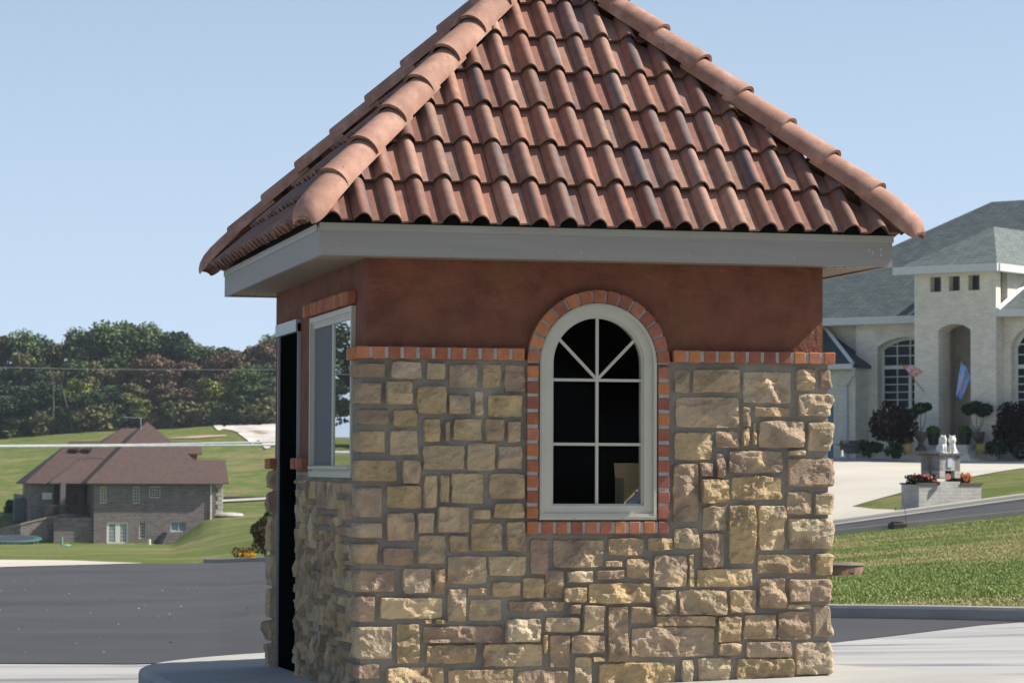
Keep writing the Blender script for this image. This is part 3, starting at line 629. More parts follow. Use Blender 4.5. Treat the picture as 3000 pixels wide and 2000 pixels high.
def prof(t):                           # tile section, t in 0..1 over one tile width
    t = np.asarray(t); b = np.where(t < .64, np.sin(np.clip(t/.64, 0, 1)*PI)**.75*.055, 0)
    return b+np.where(t > .64, (t-.64)*.014, 0)
tt = np.array([0, .03, .08, .14, .20, .26, .32, .38, .44, .50, .56, .61, .64, .70, .80, .92, 1.0]); pf = prof(tt)
def tile_side(k):
    """k: 0 front, 1 right, 2 back, 3 left -> MB of tiles in a frame (a along eave, s up slope, n normal)"""
    Lx = (xe1-xe0) if k in (0, 2) else (ye1-ye0); s = NB()
    def T(a, sl, n):
        out = sl*cosb-n*sinb; up = sl*sinb+n*cosb      # out = inward distance from the eave line
        a = np.asarray(a); z = ZE+up
        if k == 0: return np.stack([xe0+a, ye0+out, z], -1)
        if k == 1: return np.stack([xe1-out, ye0+a, z], -1)
        if k == 2: return np.stack([xe1-a, ye1-out, z], -1)
        return np.stack([xe0+out, ye1-a, z], -1)
    nc = int(Lx/PW)+1
    for r in range(NROW):
        for c in range(-1, nc+1):
            a0 = c*PW+.03; s0 = r*EXPO-.012
            if s0*cosb > a0+PW+.15 or s0*cosb > Lx-a0+.15: continue
            cl = np.array(R_.choice(tcol))*R_.uniform(.60, .92); ja = R_.uniform(-.003, .003); jl = R_.uniform(-.006, .006); lift = .036+R_.uniform(-.003, .004); th = .013
            streak = R_.random() < .6; sc = R_.uniform(.15, .6); sw_ = R_.uniform(.08, .2); strength = R_.uniform(.35, .95); g_ = np.array((.10, .10, .105)); dense = R_.random() < .03
            ss = np.array([0, .004, .1, .2, EXPO+.05]); A = a0+ja+tt*PW*1.0; rows = []; cols = []
            for si, s1 in enumerate(ss):
                nn_ = lift*(1-s1/(EXPO+.06))+pf*(1. if si else .96)
                rows.append(T(A, np.full_like(A, s0+jl+s1), nn_))
                wgt = np.exp(-((tt-sc-.1*s1)/sw_)**2)*strength*(1 if streak else .2)
                if dense: wgt = np.clip(wgt*.8+.45, 0, .9)
                cols.append(cl*(1-wgt[:, None])+g_*wgt[:, None])
            s.grid(np.array(rows), np.array(cols))
            low = T(A, np.full_like(A, s0+jl+.001), lift+pf-th); up_ = T(A, np.full_like(A, s0+jl+EXPO+.04), pf-th)
            edge = cl*.62
            jr = (rng.random(len(A))-.5)*.004
            s.grid(np.stack([rows[0], low+np.stack([0*jr, 0*jr, jr], -1)], 0), edge); s.grid(np.stack([low, up_], 0), edge)
    return s
def hip_clip(o, k):
    me = o.data; bm = bmesh.new(); bm.from_mesh(me); base = Vector(wloc(roof))
    cs = {0: ((xe0, ye0), (xe1, ye0)), 1: ((xe1, ye0), (xe1, ye1)), 2: ((xe1, ye1), (xe0, ye1)), 3: ((xe0, ye1), (xe0, ye0))}[k]
    c = Vector((W/2, D/2, 0)); mg = -.03
    mid = Vector(((cs[0][0]+cs[1][0])/2, (cs[0][1]+cs[1][1])/2, 0))
    for q in cs:
        p = Vector((q[0], q[1], 0)); dx = 1 if p.x < c.x else -1; dy = 1 if p.y < c.y else -1; n = Vector((dy*1., -dx*1., 0)).normalized()
        if (mid-p).dot(n) > 0: n = -n        # outward normal
        bmesh.ops.bisect_plane(bm, geom=bm.verts[:]+bm.edges[:]+bm.faces[:], plane_co=p+n*(mg)-base, plane_no=n, clear_outer=True)
    bm.to_mesh(me); bm.free()
for k, nm in enumerate(('front', 'right', 'back', 'left')):
    o = tile_side(k).build('roof_tiles', m_tile, roof, smooth=True); hip_clip(o, k)
    md = o.data; o['sub'] = nm
    # smooth by angle
    try: md.set_sharp_from_angle(angle=math.radians(38))
    except Exception: pass
roof_fix = [o for o in bpy.data.objects if o.name.startswith('roof_tiles')]
# hip caps
def caps(p0, p1, name, n_over=0):
    p0 = np.array(p0, float); p1 = np.array(p1, float); d = p1-p0; L = np.linalg.norm(d); d /= L; sd2 = np.cross(d, (0, 0, 1)); sd2 /= np.linalg.norm(sd2); up = np.cross(sd2, d)
    s = NB(); ex = .325; ln = .40; k = 0; t = -.10
    while t < L-.02:
        n = 15; rings = []; first = (k == 0); cols = []
        r0, r1 = .095, .084; lift0, lift1 = .118, .092; th = .018; jit = R_.uniform(-.004, .004); jy = R_.uniform(-.004, .004)
        st = [0, .05, .12, .22, .31, ln] if not first else [.0, .006, .02, .045, .09, .16, .25, .33, ln+.02]
        for q in st:
            f = q/ln; r = r0*(1-f)+r1*f; lf = lift0*(1-f)+lift1*f+jit; rz = 1.; drop = 0
            if first:
                e = min(1, q/.14); rz = .25+.75*math.sqrt(1-(1-e)**2); rr2 = r*(.55+.45*math.sqrt(1-(1-e)**2)); lf = lift1+(lift0-lift1)*min(1, q/.2)*.6
            else: rr2 = r
            c = p0+d*(t+q)+up*lf+sd2*jy; rings.append([c+sd2*rr2*math.cos(a)+up*(r*rz*math.sin(a)*1.0-.035) for a in np.linspace(-.06*PI, 1.06*PI, n)])
        A = np.array(rings); cl = np.array((1, 1, 1.))*R_.uniform(.76, .96); s.grid(A, cl)
        # lip at the lower end
        c0 = A[0].mean(0); inner = p0+d*(t)+up*(lift0+jit-.035)+sd2*jy
        inn = np.array([inner+sd2*(r0-th)*math.cos(a)*(.6 if first else 1)+up*(r0-th)*math.sin(a)*(.2 if first else 1) for a in np.linspace(-.06*PI, 1.06*PI, n)])
        inn2 = inn+d*.12
        s.grid(np.stack([A[0], inn], 0), cl*.55); s.grid(np.stack([inn, inn2], 0), cl*.3)
        t += ex+(0.02 if first else 0); k += 1
    o = s.build(name, m_cap2, roof, smooth=True)
    try: o.data.set_sharp_from_angle(angle=math.radians(45))
    except Exception: pass
    return o
m_cap2 = mat('cap_tile', (.41, .215, .148), .78, .15, 12., attr=True, col2=((.30, .155, .11), (.47, .27, .20)), c2=(.48, .66), c2s=5., bump=.5, bs=110, bdist=.005, flecks=((.10, .055, .04), 26., .70))
cr = [(xe0, ye0, ZE), (xe1, ye0, ZE), (xe1, ye1, ZE), (xe0, ye1, ZE)]
for i, c in enumerate(cr): caps(c, rA if i < 2 else rB, 'hip_cap')
caps(rA, rB, 'ridge_cap')
# torn felt hanging at the near corner
ft = NB(); ft.add([(e0-.012, e0+.05, ZF1+.03), (e0-.012, e0-.012, ZF1+.03), (e0-.014, e0-.004, ZF1-.008), (e0-.016, e0+.02, ZF1-.050), (e0-.013, e0+.035, ZF1-.02), (e0-.012, e0+.07, ZF1+.0),
  (e0-.010, e0+.05, ZF1+.03), (e0-.010, e0-.010, ZF1+.03), (e0-.012, e0-.002, ZF1-.008), (e0-.014, e0+.02, ZF1-.048), (e0-.011, e0+.035, ZF1-.02), (e0-.010, e0+.07, ZF1+.0)],
  [(0, 1, 2, 3, 4, 5), (6, 7, 8, 9, 10, 11)]+[(i, (i+1) % 6, (i+1) % 6+6, i+6) for i in range(6)]); ft.build('torn_felt', m_under, booth)

# ---- things inside, on a counter
m_card = mat('cardboard', (.66, .49, .27), .9, .12, 3., stretch=(40, 40, 1)); m_bagm = mat('white_plastic', (.80, .82, .84), .35, .05, 6.)
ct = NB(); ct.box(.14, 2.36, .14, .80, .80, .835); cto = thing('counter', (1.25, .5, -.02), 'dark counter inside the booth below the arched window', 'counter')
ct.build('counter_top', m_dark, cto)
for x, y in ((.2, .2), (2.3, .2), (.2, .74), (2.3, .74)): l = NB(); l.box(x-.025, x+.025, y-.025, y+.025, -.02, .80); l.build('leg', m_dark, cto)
bx_ = thing('cardboard_box', (1.56, .42, .836), 'open cardboard box standing on the counter behind the lower right pane', 'box')
def rot(v, c, a): v = np.asarray(v)-c; x = v[:, 0]*math.cos(a)-v[:, 1]*math.sin(a); y = v[:, 0]*math.sin(a)+v[:, 1]*math.cos(a); return np.stack([x, y, v[:, 2]], -1)+c
BC = np.array([1.625, .42, .836]); TB_ = lambda v: rot(v, BC, .14)
cb_ = NB(); hx, hy, hz = .15, .06, .215
for a in ((-hx, hx, -hy, -hy+.005), (-hx, hx, hy-.005, hy), (-hx, -hx+.005, -hy+.005, hy-.005), (hx-.005, hx, -hy+.005, hy-.005)):
    cb_.box(BC[0]+a[0], BC[0]+a[1], BC[1]+a[2], BC[1]+a[3], BC[2], BC[2]+hz, T=TB_)
cb_.box(BC[0]-hx, BC[0]+hx, BC[1]-hy, BC[1]+hy, BC[2]-.0, BC[2]+.004, T=TB_); cb_.build('box_body', m_card, bx_)
for sy in (-1, 1):
    fl_ = NB(); fl_.add(TB_([(BC[0]-hx, BC[1]+sy*hy, BC[2]+hz), (BC[0]+hx, BC[1]+sy*hy, BC[2]+hz), (BC[0]+hx, BC[1]+sy*(hy+.015), BC[2]+hz+.075), (BC[0]-hx, BC[1]+sy*(hy+.015), BC[2]+hz+.08)]), [(0, 1, 2, 3)]); fl_.build('flap', m_card, bx_)
bg_ = NB(); th1, ph1 = np.meshgrid(np.linspace(0, PI, 26), np.linspace(0, 2*PI, 41), indexing='ij')
rad = .058*(1+.16*np.sin(5*ph1+2*th1)*np.sin(th1)+.10*np.sin(9*ph1+3)*np.sin(th1)); zz = np.cos(th1); rad = np.where(zz > .4, rad*(1-(zz-.4)*.9), rad)
bg_.grid(np.stack([1.527+rad*np.sin(th1)*np.cos(ph1), .225+rad*np.sin(th1)*np.sin(ph1), .836+.062+.066*zz*1.0+np.where(zz > .8, (zz-.8)*.08, 0)], -1))
bg_.tube([(1.52, .215, .955), (1.51, .21, .985), (1.525, .21, 1.0), (1.536, .22, .98), (1.53, .225, .955)], .004, 6)
tag(bg_.build('plastic_bag', m_bagm, smooth=True), 'crumpled white plastic bag on the counter in front of the cardboard box', 'bag')

# ================================================================== surroundings
class Frame:
    """local frame of a far building: X along its front, Y away from the viewer, Z up"""
    def __init__(s, px, py, v, ang):
        s.o = P(px, py, v); dx = np.array([math.cos(YAW), -math.sin(YAW), 0]); dv = FH
        s.dx = dx*math.cos(ang)-dv*math.sin(ang); s.dy = dx*math.sin(ang)+dv*math.cos(ang); s.rot = math.atan2(s.dx[1], s.dx[0])
    def w(s, p): p = np.asarray(p, float).reshape(-1, 3); return s.o+p[:, :1]*s.dx+p[:, 1:2]*s.dy+p[:, 2:]*np.array([0, 0, 1.])
    def hit(s, px, py, Y=0.):
        r = ray(px, py); n = s.dy; t = ((s.o+n*Y-CAM)@n)/(r@n); q = CAM+r*t-s.o; return q@s.dx, q[2]
    def hitx(s, px, py, X):
        r = ray(px, py); n = s.dx; t = ((s.o+n*X-CAM)@n)/(r@n); q = CAM+r*t-s.o; return q@s.dy, q[2]
def fbox(F, m, x0, x1, y0, y1, z0, z1, ch=0): m.box(x0, x1, y0, y1, z0, z1, ch=ch, T=F.w)
def part(F, name, m, parent, boxes, ch=0.):
    s = NB()
    for b in boxes: s.box(*b, ch=ch, T=F.w)
    return s.build(name, m, parent)
def slab(F, name, m, parent, quads, th=.12):
    """thick sheets from lists of corner points"""
    s = NB()
    for q in quads:
        q = np.array(q, float); n = len(q); V = np.concatenate([F.w(q), F.w(q-np.array([0, 0, th]))])
        s.add(V, [tuple(range(n)), tuple(range(n, 2*n))]+[(i, (i+1) % n, (i+1) % n+n, i+n) for i in range(n)])
    return s.build(name, m, parent)

# ---------------------------------------------------------------- brown roofed house
A1 = math.radians(-17)
H = Frame(275, 1596, 256, A1)
mb_br = brickmat('brown_brick', (.215, .165, .145), (.10, .082, .078), (.26, .24, .225), .55, .19, ang=H.rot, mw=.03, var=.15)
hb = thing('brick_house', H.w([(6, 5, 0)])[0], 'two storey dark brick house with steep brown shingle hip roofs below the wood', 'house')
def hx(px, Y=0.): return H.hit(px, 1500, Y)[0]
def hz(px, py, Y=0.): return H.hit(px, py, Y)[1]
xL, xR = hx(275), hx(628); ze = hz(450, 1412)
# walls as strips with real openings
def wall_open(F, parent, m, x0, x1, y, z0, z1, ops, th=.3, name='wall'):
    s = NB(); xs = sorted({x0, x1, *[o[0] for o in ops], *[o[1] for o in ops]}); zs = sorted({z0, z1, *[o[2] for o in ops], *[o[3] for o in ops]})
    for a, b in zip(xs[:-1], xs[1:]):
        c = (a+b)/2; col = [o for o in ops if o[0] < c < o[1]]
        z = z0
        for o in sorted(col, key=lambda o: o[2]): 
            if o[2] > z: s.box(a, b, y, y+th, z, o[2], T=F.w)
            z = o[3]
        if z1 > z: s.box(a, b, y, y+th, z, z1, T=F.w)
    return s.build(name, m, parent)
def opening(F, px0, px1, py0, py1, Y=0.):
    x0, z1 = F.hit(px0, py0, Y); x1, z0 = F.hit(px1, py1, Y); return (x0, x1, z0, z1)
ops = {'tall': opening(H, 294, 312, 1425, 1474), 'tall2': opening(H, 391, 409, 1425, 1474), 'sq': opening(H, 438, 470, 1425, 1458), 'fd': opening(H, 313, 378, 1527, 1594), 'w': opening(H, 408, 428, 1528, 1577), 'b': opening(H, 500, 548, 1527, 1557)}
wall_open(H, hb, mb_br, xL, xR, 0, -1.2, ze, list(ops.values()))
zb = -1.2
Dp = 11.
part(H, 'wall', mb_br, hb, [(xR-.3, xR, .3, Dp, zb, ze)]); part(H, 'wall', mb_br, hb, [(xL, xL+.3, .3, 4.2, zb, ze)])
part(H, 'wall', mb_br, hb, [(xL-5, xR, Dp, Dp+.3, zb, ze)])
YB = 5.2                                # recessed porch wall and left wing
xP = H.hit(90, 1500, YB-1)[0]
zfl = H.hit(200, 1512, 2.)[1]
part(H, 'wall', mb_br, hb, [(xP, H.hit(158, 1500, YB-1)[0], YB-1., YB-.7, 1.5, ze)]); part(H, 'wall', mb_br, hb, [(H.hit(158, 1500, YB)[0], xL-.02, YB+1, YB+1.3, zb, ze)])
part(H, 'wall', mb_br, hb, [(xP, xP+.3, YB-.7, YB+3.9, zb, ze)])
part(H, 'wall', mb_br, hb, [(H.hit(158, 1500, .4)[0], xL-.02, .4, .7, zb, zfl-.05)], 0)
part(H, 'pillar', mb_br, hb, [(H.hit(177, 1500, 2.2)[0], H.hit(192, 1500, 2.2)[0], 2.2, 2.8, -1.2, ze)])
m_dk = mat('dark_glass', (.035, .045, .055), .12, .1); m_wh = mat('cream_frame', (.78, .76, .66), .6, .05); m_blue = mat('curtained_glass', (.22, .30, .36), .2, .15, 3.)
m_tan = mat('tan_blind', (.26, .19, .10), .5); m_grn = mat('green_glass', (.07, .14, .06), .3)
deck = part(H, 'porch_floor', m_wood, hb, [(H.hit(130, 1500, 2.1)[0], xL-.02, 2.1, YB+1, zfl-.28, zfl)])
rl = NB(); xa, xb = H.hit(138, 1500, 2.15)[0], xL-.05
rl.box(xa, xb, 2.13, 2.19, zfl+.95, zfl+1.03, T=H.w); rl.box(xa, xb, 2.13, 2.19, zfl+.12, zfl+.18, T=H.w)
for i in range(34): x = xa+(xb-xa)*i/33; rl.box(x-.02, x+.02, 2.14, 2.18, zfl+.18, zfl+.95, T=H.w)
rl.build('railing', m_wood, hb)
part(H, 'porch_door', m_dk, hb, [(H.hit(208, 1500, YB+1)[0], H.hit(226, 1500, YB+1)[0], YB+.9, YB+1, zfl, zfl+2.1)])
part(H, 'window', m_wh, hb, [(*H.hit(123, 1500, YB-1)[:1], H.hit(152, 1500, YB-1)[0], YB-1.05, YB-1.01, hz(123, 1462, YB-1), hz(123, 1442, YB-1))])
def win(F, parent, o, y, mf, mp, nx, nz, fw=.10, mw=.035, name='window'):
    x0, x1, z0, z1 = o; s = NB(); g = .004; yy = y+.10
    x0 += g; x1 -= g; z0 += g; z1 -= g
    s.box(x0, x0+fw, yy, yy+.1, z0, z1, T=F.w); s.box(x1-fw, x1, yy, yy+.1, z0, z1, T=F.w); s.box(x0+fw, x1-fw, yy, yy+.1, z1-fw, z1, T=F.w); s.box(x0+fw, x1-fw, yy, yy+.1, z0, z0+fw, T=F.w)
    for i in range(1, nx): x = x0+fw+(x1-x0-2*fw)*i/nx; s.box(x-mw/2, x+mw/2, yy+.03, yy+.07, z0+fw, z1-fw, T=F.w)
    for i in range(1, nz): z = z0+fw+(z1-z0-2*fw)*i/nz; s.box(x0+fw, x1-fw, yy+.032, yy+.068, z-mw/2, z+mw/2, T=F.w)
    f = s.build(name, mf, parent); p = NB(); p.box(x0+fw*.5, x1-fw*.5, yy+.075, yy+.085, z0+fw*.5, z1-fw*.5, T=F.w); p.build('pane', mp, f); return f
win(H, hb, ops['tall'], 0, m_wh, m_tan, 2, 5, .07); win(H, hb, ops['tall2'], 0, m_wh, m_grn, 2, 5, .07); win(H, hb, ops['sq'], 0, m_wh, m_dk, 4, 4, .07); win(H, hb, ops['w'], 0, m_wh, m_dk, 3, 5, .08); win(H, hb, ops['b'], 0, m_wh, m_blue, 2, 1, .07, .06)
x0, x1, z0, z1 = ops['fd']; xm = (x0+x1)/2
win(H, hb, (x0, xm, z0, z1), 0, m_wh, m_blue, 3, 5, .22, name='french_door'); win(H, hb, (xm, x1, z0, z1), 0, m_wh, m_blue, 3, 5, .22, name='french_door')
# lower roof tiers: hip roofs sharing the eave height
def hip(name, x0, x1, y0, y1, z0, apex, parent=hb, ov=.55, F=H, m=None, th=.16):
    xa, ya, xb, yb, zt = apex; c = [(x0-ov, y0-ov, z0), (x1+ov, y0-ov, z0), (x1+ov, y1+ov, z0), (x0-ov, y1+ov, z0)]
    s = NB(); V = c+[(xa, ya, zt), (xb, yb, zt)]; V = F.w(V)
    faces = [(0, 1, 5, 4), (1, 2, 5), (2, 3, 4, 5), (3, 0, 4)]
    if abs(xa-xb) < .01 and abs(ya-yb) > .01: faces = [(0, 1, 4), (1, 2, 5, 4), (2, 3, 5), (3, 0, 4, 5)]
    s.add(V, faces+[(0, 3, 2, 1)]); o = s.build(name, m or m_shingle, parent)
    g = NB()
    for a, b in zip(c, c[1:]+c[:1]):
        a = np.array(a); b = np.array(b); g.tube([F.w([a-(0, 0, .10)])[0], F.w([b-(0, 0, .10)])[0]], .09, 6)
    g.build('gutter', m_dkg, o); return o
m_dkg = mat('dark_gutter', (.10, .085, .075), .6)
xa, za = H.hit(431, 1235, 7.2)
hip('roof', xL-.2, xR+.1, 0, Dp, ze, (xa, 7.2, xa+.02, 7.6, za))
xa2, za2 = H.hit(357, 1254, 9.6); xb2 = H.hit(420, 1254, 9.6)[0]
hip('roof', H.hit(162, 1400, 2.9)[0], xR-6, 2.9, Dp+3, ze-.02, (xa2, 9.6, xb2, 9.6, za2))
xa3, za3 = H.hit(207, 1291, 7.2); xb3 = H.hit(290, 1291, 7.2)[0]
hip('roof', xP, xR-8, YB-1., YB+4.4, ze-.03, (xa3, 7.2, xb3, 7.2, za3))
# rear right parts
x5, z5 = H.hit(506, 1293, 9.); x6 = H.hit(587, 1293, 9.)[0]; z6 = H.hit(560, 1328, 7.)[1]
slab(H, 'roof', m_shingle, hb, [[(x5, 7, z6), (H.hit(592, 1328, 7)[0], 7, z6), (x6, 9, z5), (x5, 9, z5)]]); part(H, 'gable', mat('gable_wood', (.22, .10, .05), .8), hb, [(x5, H.hit(578, 1328, 7.5)[0], 7.5, 9, z6-1.3, z6-.12)])
xg0 = xR+.05; xg1 = H.hit(652, 1420, 3.4)[0]; zg1 = H.hit(660, 1347, 6.5)[1]; xr = H.hit(660, 1347, 6.5)[0]
slab(H, 'roof', m_shingle, hb, [[(xR-3, 3, ze-.05), (xg1+.5, 3, ze-.05), (xr, 6.5, zg1), (xR-3, 6.5, zg1)]])
part(H, 'wall', mb_br, hb, [(xg0, xg1, 3.5, 9., zb, ze-.25)])
qn = NB(); z = H.hit(655, 1516, 3.4)[1]; k = 0
while z < ze-.3: qn.box(xg1-.45-(k % 2)*.2, xg1+.03, 3.44, 3.5, z, z+.36, ch=.03, T=H.w); qn.box(xg1, xg1+.05, 3.5, 3.9, z, z+.36, ch=.02, T=H.w); z += .40; k += 1
qn.build('quoins', m_conc, hb)
v_ = NB(); p = H.hit(478, 1380, 2.)
v_.tube([H.w([(p[0], 2., p[1]-.4)])[0], H.w([(p[0], 2., p[1]+.35)])[0]], .07, 6); v_.build('vent_pipe', m_dkg, hb)
for px in (225, 262):
    p = H.hit(px, 1302, 6.2); part(H, 'roof_vent', m_dkg, hb, [(p[0]-.25, p[0]+.25, 6., 6.4, p[1]-.5, p[1]+.05)])
dp = NB(); p = xR-.35; dp.tube([H.w([(p, -.08, ze-.2)])[0], H.w([(p, -.08, 1.9)])[0]], .06, 6); dp.build('downspout', m_wh, hb)
# aerial on the top of the roof
ae = thing('roof_aerial', H.w([(xa, 6.6, za-.5)])[0], 'thin metal television aerial on the peak of the brown roof', 'aerial')
s = NB(); a0 = H.hit(414, 1238, 4.6); a1 = H.hit(360, 1222, 4.6); a2 = H.hit(412, 1224, 4.6)
s.tube([H.w([(a0[0], 4.6, a0[1]-.6)])[0], H.w([(a2[0], 4.6, a2[1])])[0]], .04, 6); s.build('mast', m_alu, ae)
s = NB(); s.tube([H.w([(a1[0], 4.6, a1[1])])[0], H.w([(a2[0], 4.6, a2[1])])[0]], .03, 5)
for t in (.15, .35, .55, .75, .95): q = (1-t)*np.array(a1)+t*np.array(a2); s.tube([H.w([(q[0], 4.2, q[1])])[0], H.w([(q[0], 5., q[1])])[0]], .018, 4)
s.build('boom', m_alu, ae)
# patio, steps wall, retaining walls
tag(part(H, 'patio_slab', m_conc, None, [(x0-.8, H.hit(415, 1600, -1)[0], -2.2, -.02, -.35, hz(345, 1598, -.5)+.16)]), 'pale concrete patio in front of the french doors', 'patio')
wx0, wx1 = H.hit(452, 1580, -.6)[0], H.hit(508, 1580, -.6)[0]; wz = H.hit(480, 1600, -.6)[1]; wt = H.hit(475, 1558, -.6)[1]
s = NB(); V = [(wx0, 0, wz-.6), (wx0+.9, 0, wt), (wx1, 0, wt-1.0), (wx1+.3, 0, wz-.6)]
s.add(np.concatenate([H.w([(x, -2.4, z) for x, _, z in V]), H.w([(x, -.01, z) for x, _, z in V])]), [(0, 1, 2, 3), (4, 5, 6, 7)]+[(i, (i+1) % 4, (i+1) % 4+4, i+4) for i in range(4)])
tag(s.build('garden_wall', mb_br), 'short wedge shaped brick wing wall with sloping top right of the patio', 'wall')
def wallstrip(name, pts, th, m, cap, lab, cat='wall', capm=None):
    """pts: list of (px, v, py_top, py_bottom)"""
    t = thing(name, P(pts[0][0], pts[0][3], pts[0][1]), lab, cat); s = NB(); c = NB(); rows = []; rc = []
    for px, v, pt, pb in pts:
        a = P(px, pt, v); b = P(px, pb, v); o = FH*th; rows.append([b, a, a+o, b+o]); e = np.array([0, 0, cap]); e2 = FH*.08
        rc.append([a-e2, a-e2+e, a+o+e2+e, a+o+e2, a-e2])
    def closed(s, rows):
        A = np.array(rows); s.grid(A); s.add(A[0], [tuple(range(A.shape[1]))]); s.add(A[-1], [tuple(range(A.shape[1]))])
    closed(s, rows); s.build('wall_body', m, t); closed(c, rc); c.build('coping', capm or m_stonecap, t); return t
m_stonecap = mat('wall_coping', (.30, .25, .21), .9, .15)
wallstrip('retaining_wall', [(-260, 254.5, 1600, 1640), (0, 255, 1552, 1612), (60, 255, 1537, 1612), (138, 256, 1518, 1612), (180, 257, 1510, 1612), (262, 258.5, 1510, 1612)], .4, mb_br, .15, 'dark brick retaining wall sloping down to the left of the house behind the trampoline')
wallstrip('garden_wall', [(40, 276, 1448, 1500), (60, 272, 1451, 1508), (78, 268, 1455, 1515)], .4, mb_br, .15, 'short pinkish brick wall at the left end of the dark brick house')
wallstrip('boundary_wall', [(655, 292, 1457, 1482), (700, 291, 1457, 1481), (770, 290, 1456, 1480), (900, 290, 1455, 1480), (1200, 285, 1455, 1485)], .4, mb_br, .12, 'long low dark brick wall on the grass right of the house')
s = NB(); pxw = np.linspace(655, 1200, 20); s.grid(np.stack([gnd(pxw, 286+0*pxw, .2), gnd(pxw, 288.5+0*pxw, .25)], 0)); tag(s.build('path', m_drive), 'thin pale path below the low brick wall', 'path', kind='structure')
s = NB(); p = gnd(672, 262); s.lathe([(.0, .0), (1.5, .1), (1.3, .3), (.3, .4), (0, .4)], p, 14); tag(s.build('stone_pad', m_conc), 'pale flat stone slab on the grass by the quoined corner', 'slab')
ac = thing('air_conditioner', P(57, 1515, 256.5+4), 'dark grey air conditioner unit at the left end of the dark house', 'air conditioner'); c = P(57, 1512, 262)
s = NB(); s.box(c[0]-.55, c[0]+.55, c[1]-.55, c[1]+.55, c[2]-.5, c[2]+1.6, ch=.05); ab = s.build('casing', mat('ac_grey', (.09, .11, .13), .5, .1), ac)
s = NB(); s.lathe([(.45, 1.6), (.45, 1.68), (.2, 1.70)], (c[0], c[1], c[2]), 16); s.build('fan_guard', m_dkg, ab)
# trampoline
tc = gnd(38, 249.); R1 = 2.62; th = thing('trampoline', tc, 'round trampoline with green rim on the grass before the retaining wall', 'trampoline'); zt = P(40, 1577, 249)[2]
def tilt(s): s.v = [v+np.outer((v-np.array([tc[0], tc[1], 0]))[:, :2]@FH[:2]*.085, [0, 0, 1]) for v in s.v]
s = NB(); s.lathe([(R1-.5, 0), (R1-.5, .03), (R1, .03), (R1+.06, -.02), (R1+.06, -.08), (R1, -.08), (R1, -.05)], (tc[0], tc[1], zt), 40); tilt(s); s.build('rim_pad', mat('green_pad', (.03, .115, .095), .7), th)
s = NB(); s.lathe([(R1-.5, -.02), (R1-.5, .01)], (tc[0], tc[1], zt), 40); tilt(s); s.build('jumping_mat', m_dk2 if 'm_dk2' in globals() else mat('mat_cloth', (.03, .035, .045), .8), th)
for k in range(6):
    a = k*PI/3+.35; q = np.array([tc[0]+(R1-.1)*math.cos(a), tc[1]+(R1-.1)*math.sin(a), 0]); s = NB(); s.tube([q+(0, 0, zt-.1+((q-tc)[:2]@FH[:2])*.085), q+(0, 0, tc[2]-.1)], .05, 6); s.build('leg', m_alu, th)
s = NB(); p = gnd(187, 238); s.tube([p, p+(0, 0, .75)], .09, 6); s.lathe([(.0, 0.), (.45, .02), (.4, .08), (0, .1)], p+np.array([.3, 0, 0]), 12); tag(s.build('drain_pipe', mat('green_plastic', (.20, .36, .30), .6)), 'small pale green pipe standing in the lawn near the trampoline', 'pipe')
s = NB(); p = gnd(442, 252); s.tube([p, p+(0, 0, .5)], .13, 8); tag(s.build('drain_spout', m_wh), 'small white spout at the foot of the brick wall beside the wedge', 'pipe')

# ---------------------------------------------------------------- white brick house
K = Frame(2680, 1337, 130, math.radians(38))
mb_w = brickmat('white_brick', (.80, .74, .62), (.67, .62, .53), (.55, .51, .45), .30, .10, ang=K.rot, mw=.012, bump=.5, var=.10)
m_rf = brickmat('green_shingle', (.150, .180, .165), (.100, .125, .120), (.055, .070, .072), .38, .115, ang=K.rot, mw=.016, bump=.6, var=.18)
m_trim = mat('white_trim', (.62, .64, .62), .55, .05)
kb = thing('white_house', K.w([(3, 4, 0)])[0], 'large white brick house with green shingle roof and tall arched entry', 'house')
def arch_wall(F, m, parent, x0, x1, y, z0, z1, ops, th=.5):
    """front wall slab with arched openings (xa, xb, zb, zspring, rise)"""
    s = NB(); x = x0
    def q(a, b, c, d): s.box(a, b, y, y+th, c, d, T=F.w)
    for xa, xb, zbt, zs, ri in sorted(ops):
        if xa > x: q(x, xa, z0, z1)
        if zbt > z0: q(xa, xb, z0, zbt)
        n = 16; xs = np.linspace(xa, xb, n+1); c = (xa+xb)/2; hw = (xb-xa)/2; R = (hw*hw+ri*ri)/(2*ri) if ri > 0 else 0
        for i in range(n):
            za_ = zs+(math.sqrt(max(0, R*R-(xs[i]-c)**2))-(R-ri) if ri > 0 else 0); zb_ = zs+(math.sqrt(max(0, R*R-(xs[i+1]-c)**2))-(R-ri) if ri > 0 else 0)
            V = [(xs[i], y, za_), (xs[i+1], y, zb_), (xs[i+1], y, z1), (xs[i], y, z1), (xs[i], y+th, za_), (xs[i+1], y+th, zb_), (xs[i+1], y+th, z1), (xs[i], y+th, z1)]
            s.add(F.w(V), [(0, 1, 2, 3), (4, 5, 6, 7), (0, 1, 5, 4)])
        x = xb
    if x < x1: q(x, x1, z0, z1)
    return s.build('wall', m, parent)
X = lambda px, Y=0.: K.hit(px, 1200, Y)[0]
Z = lambda px, py, Y=0.: K.hit(px, py, Y)[1]
TWx = X(2919); TD = 1.1
ztop = Z(2800, 793)
holes = [(X(2725), X(2758), Z(2740, 855), Z(2740, 811), 0), (X(2780), X(2813), Z(2796, 852), Z(2796, 808), 0), (X(2837), X(2871), Z(2850, 850), Z(2850, 805), 0)]
zmid = Z(2800, 900)
arch_wall(K, mb_w, kb, 0, TWx, 0, -.6, zmid, [(X(2749), X(2844), -.6, Z(2796, 967), Z(2796, 948)-Z(2796, 967))], TD)
arch_wall(K, mb_w, kb, 0, TWx, 0, zmid, ztop, holes, .45)
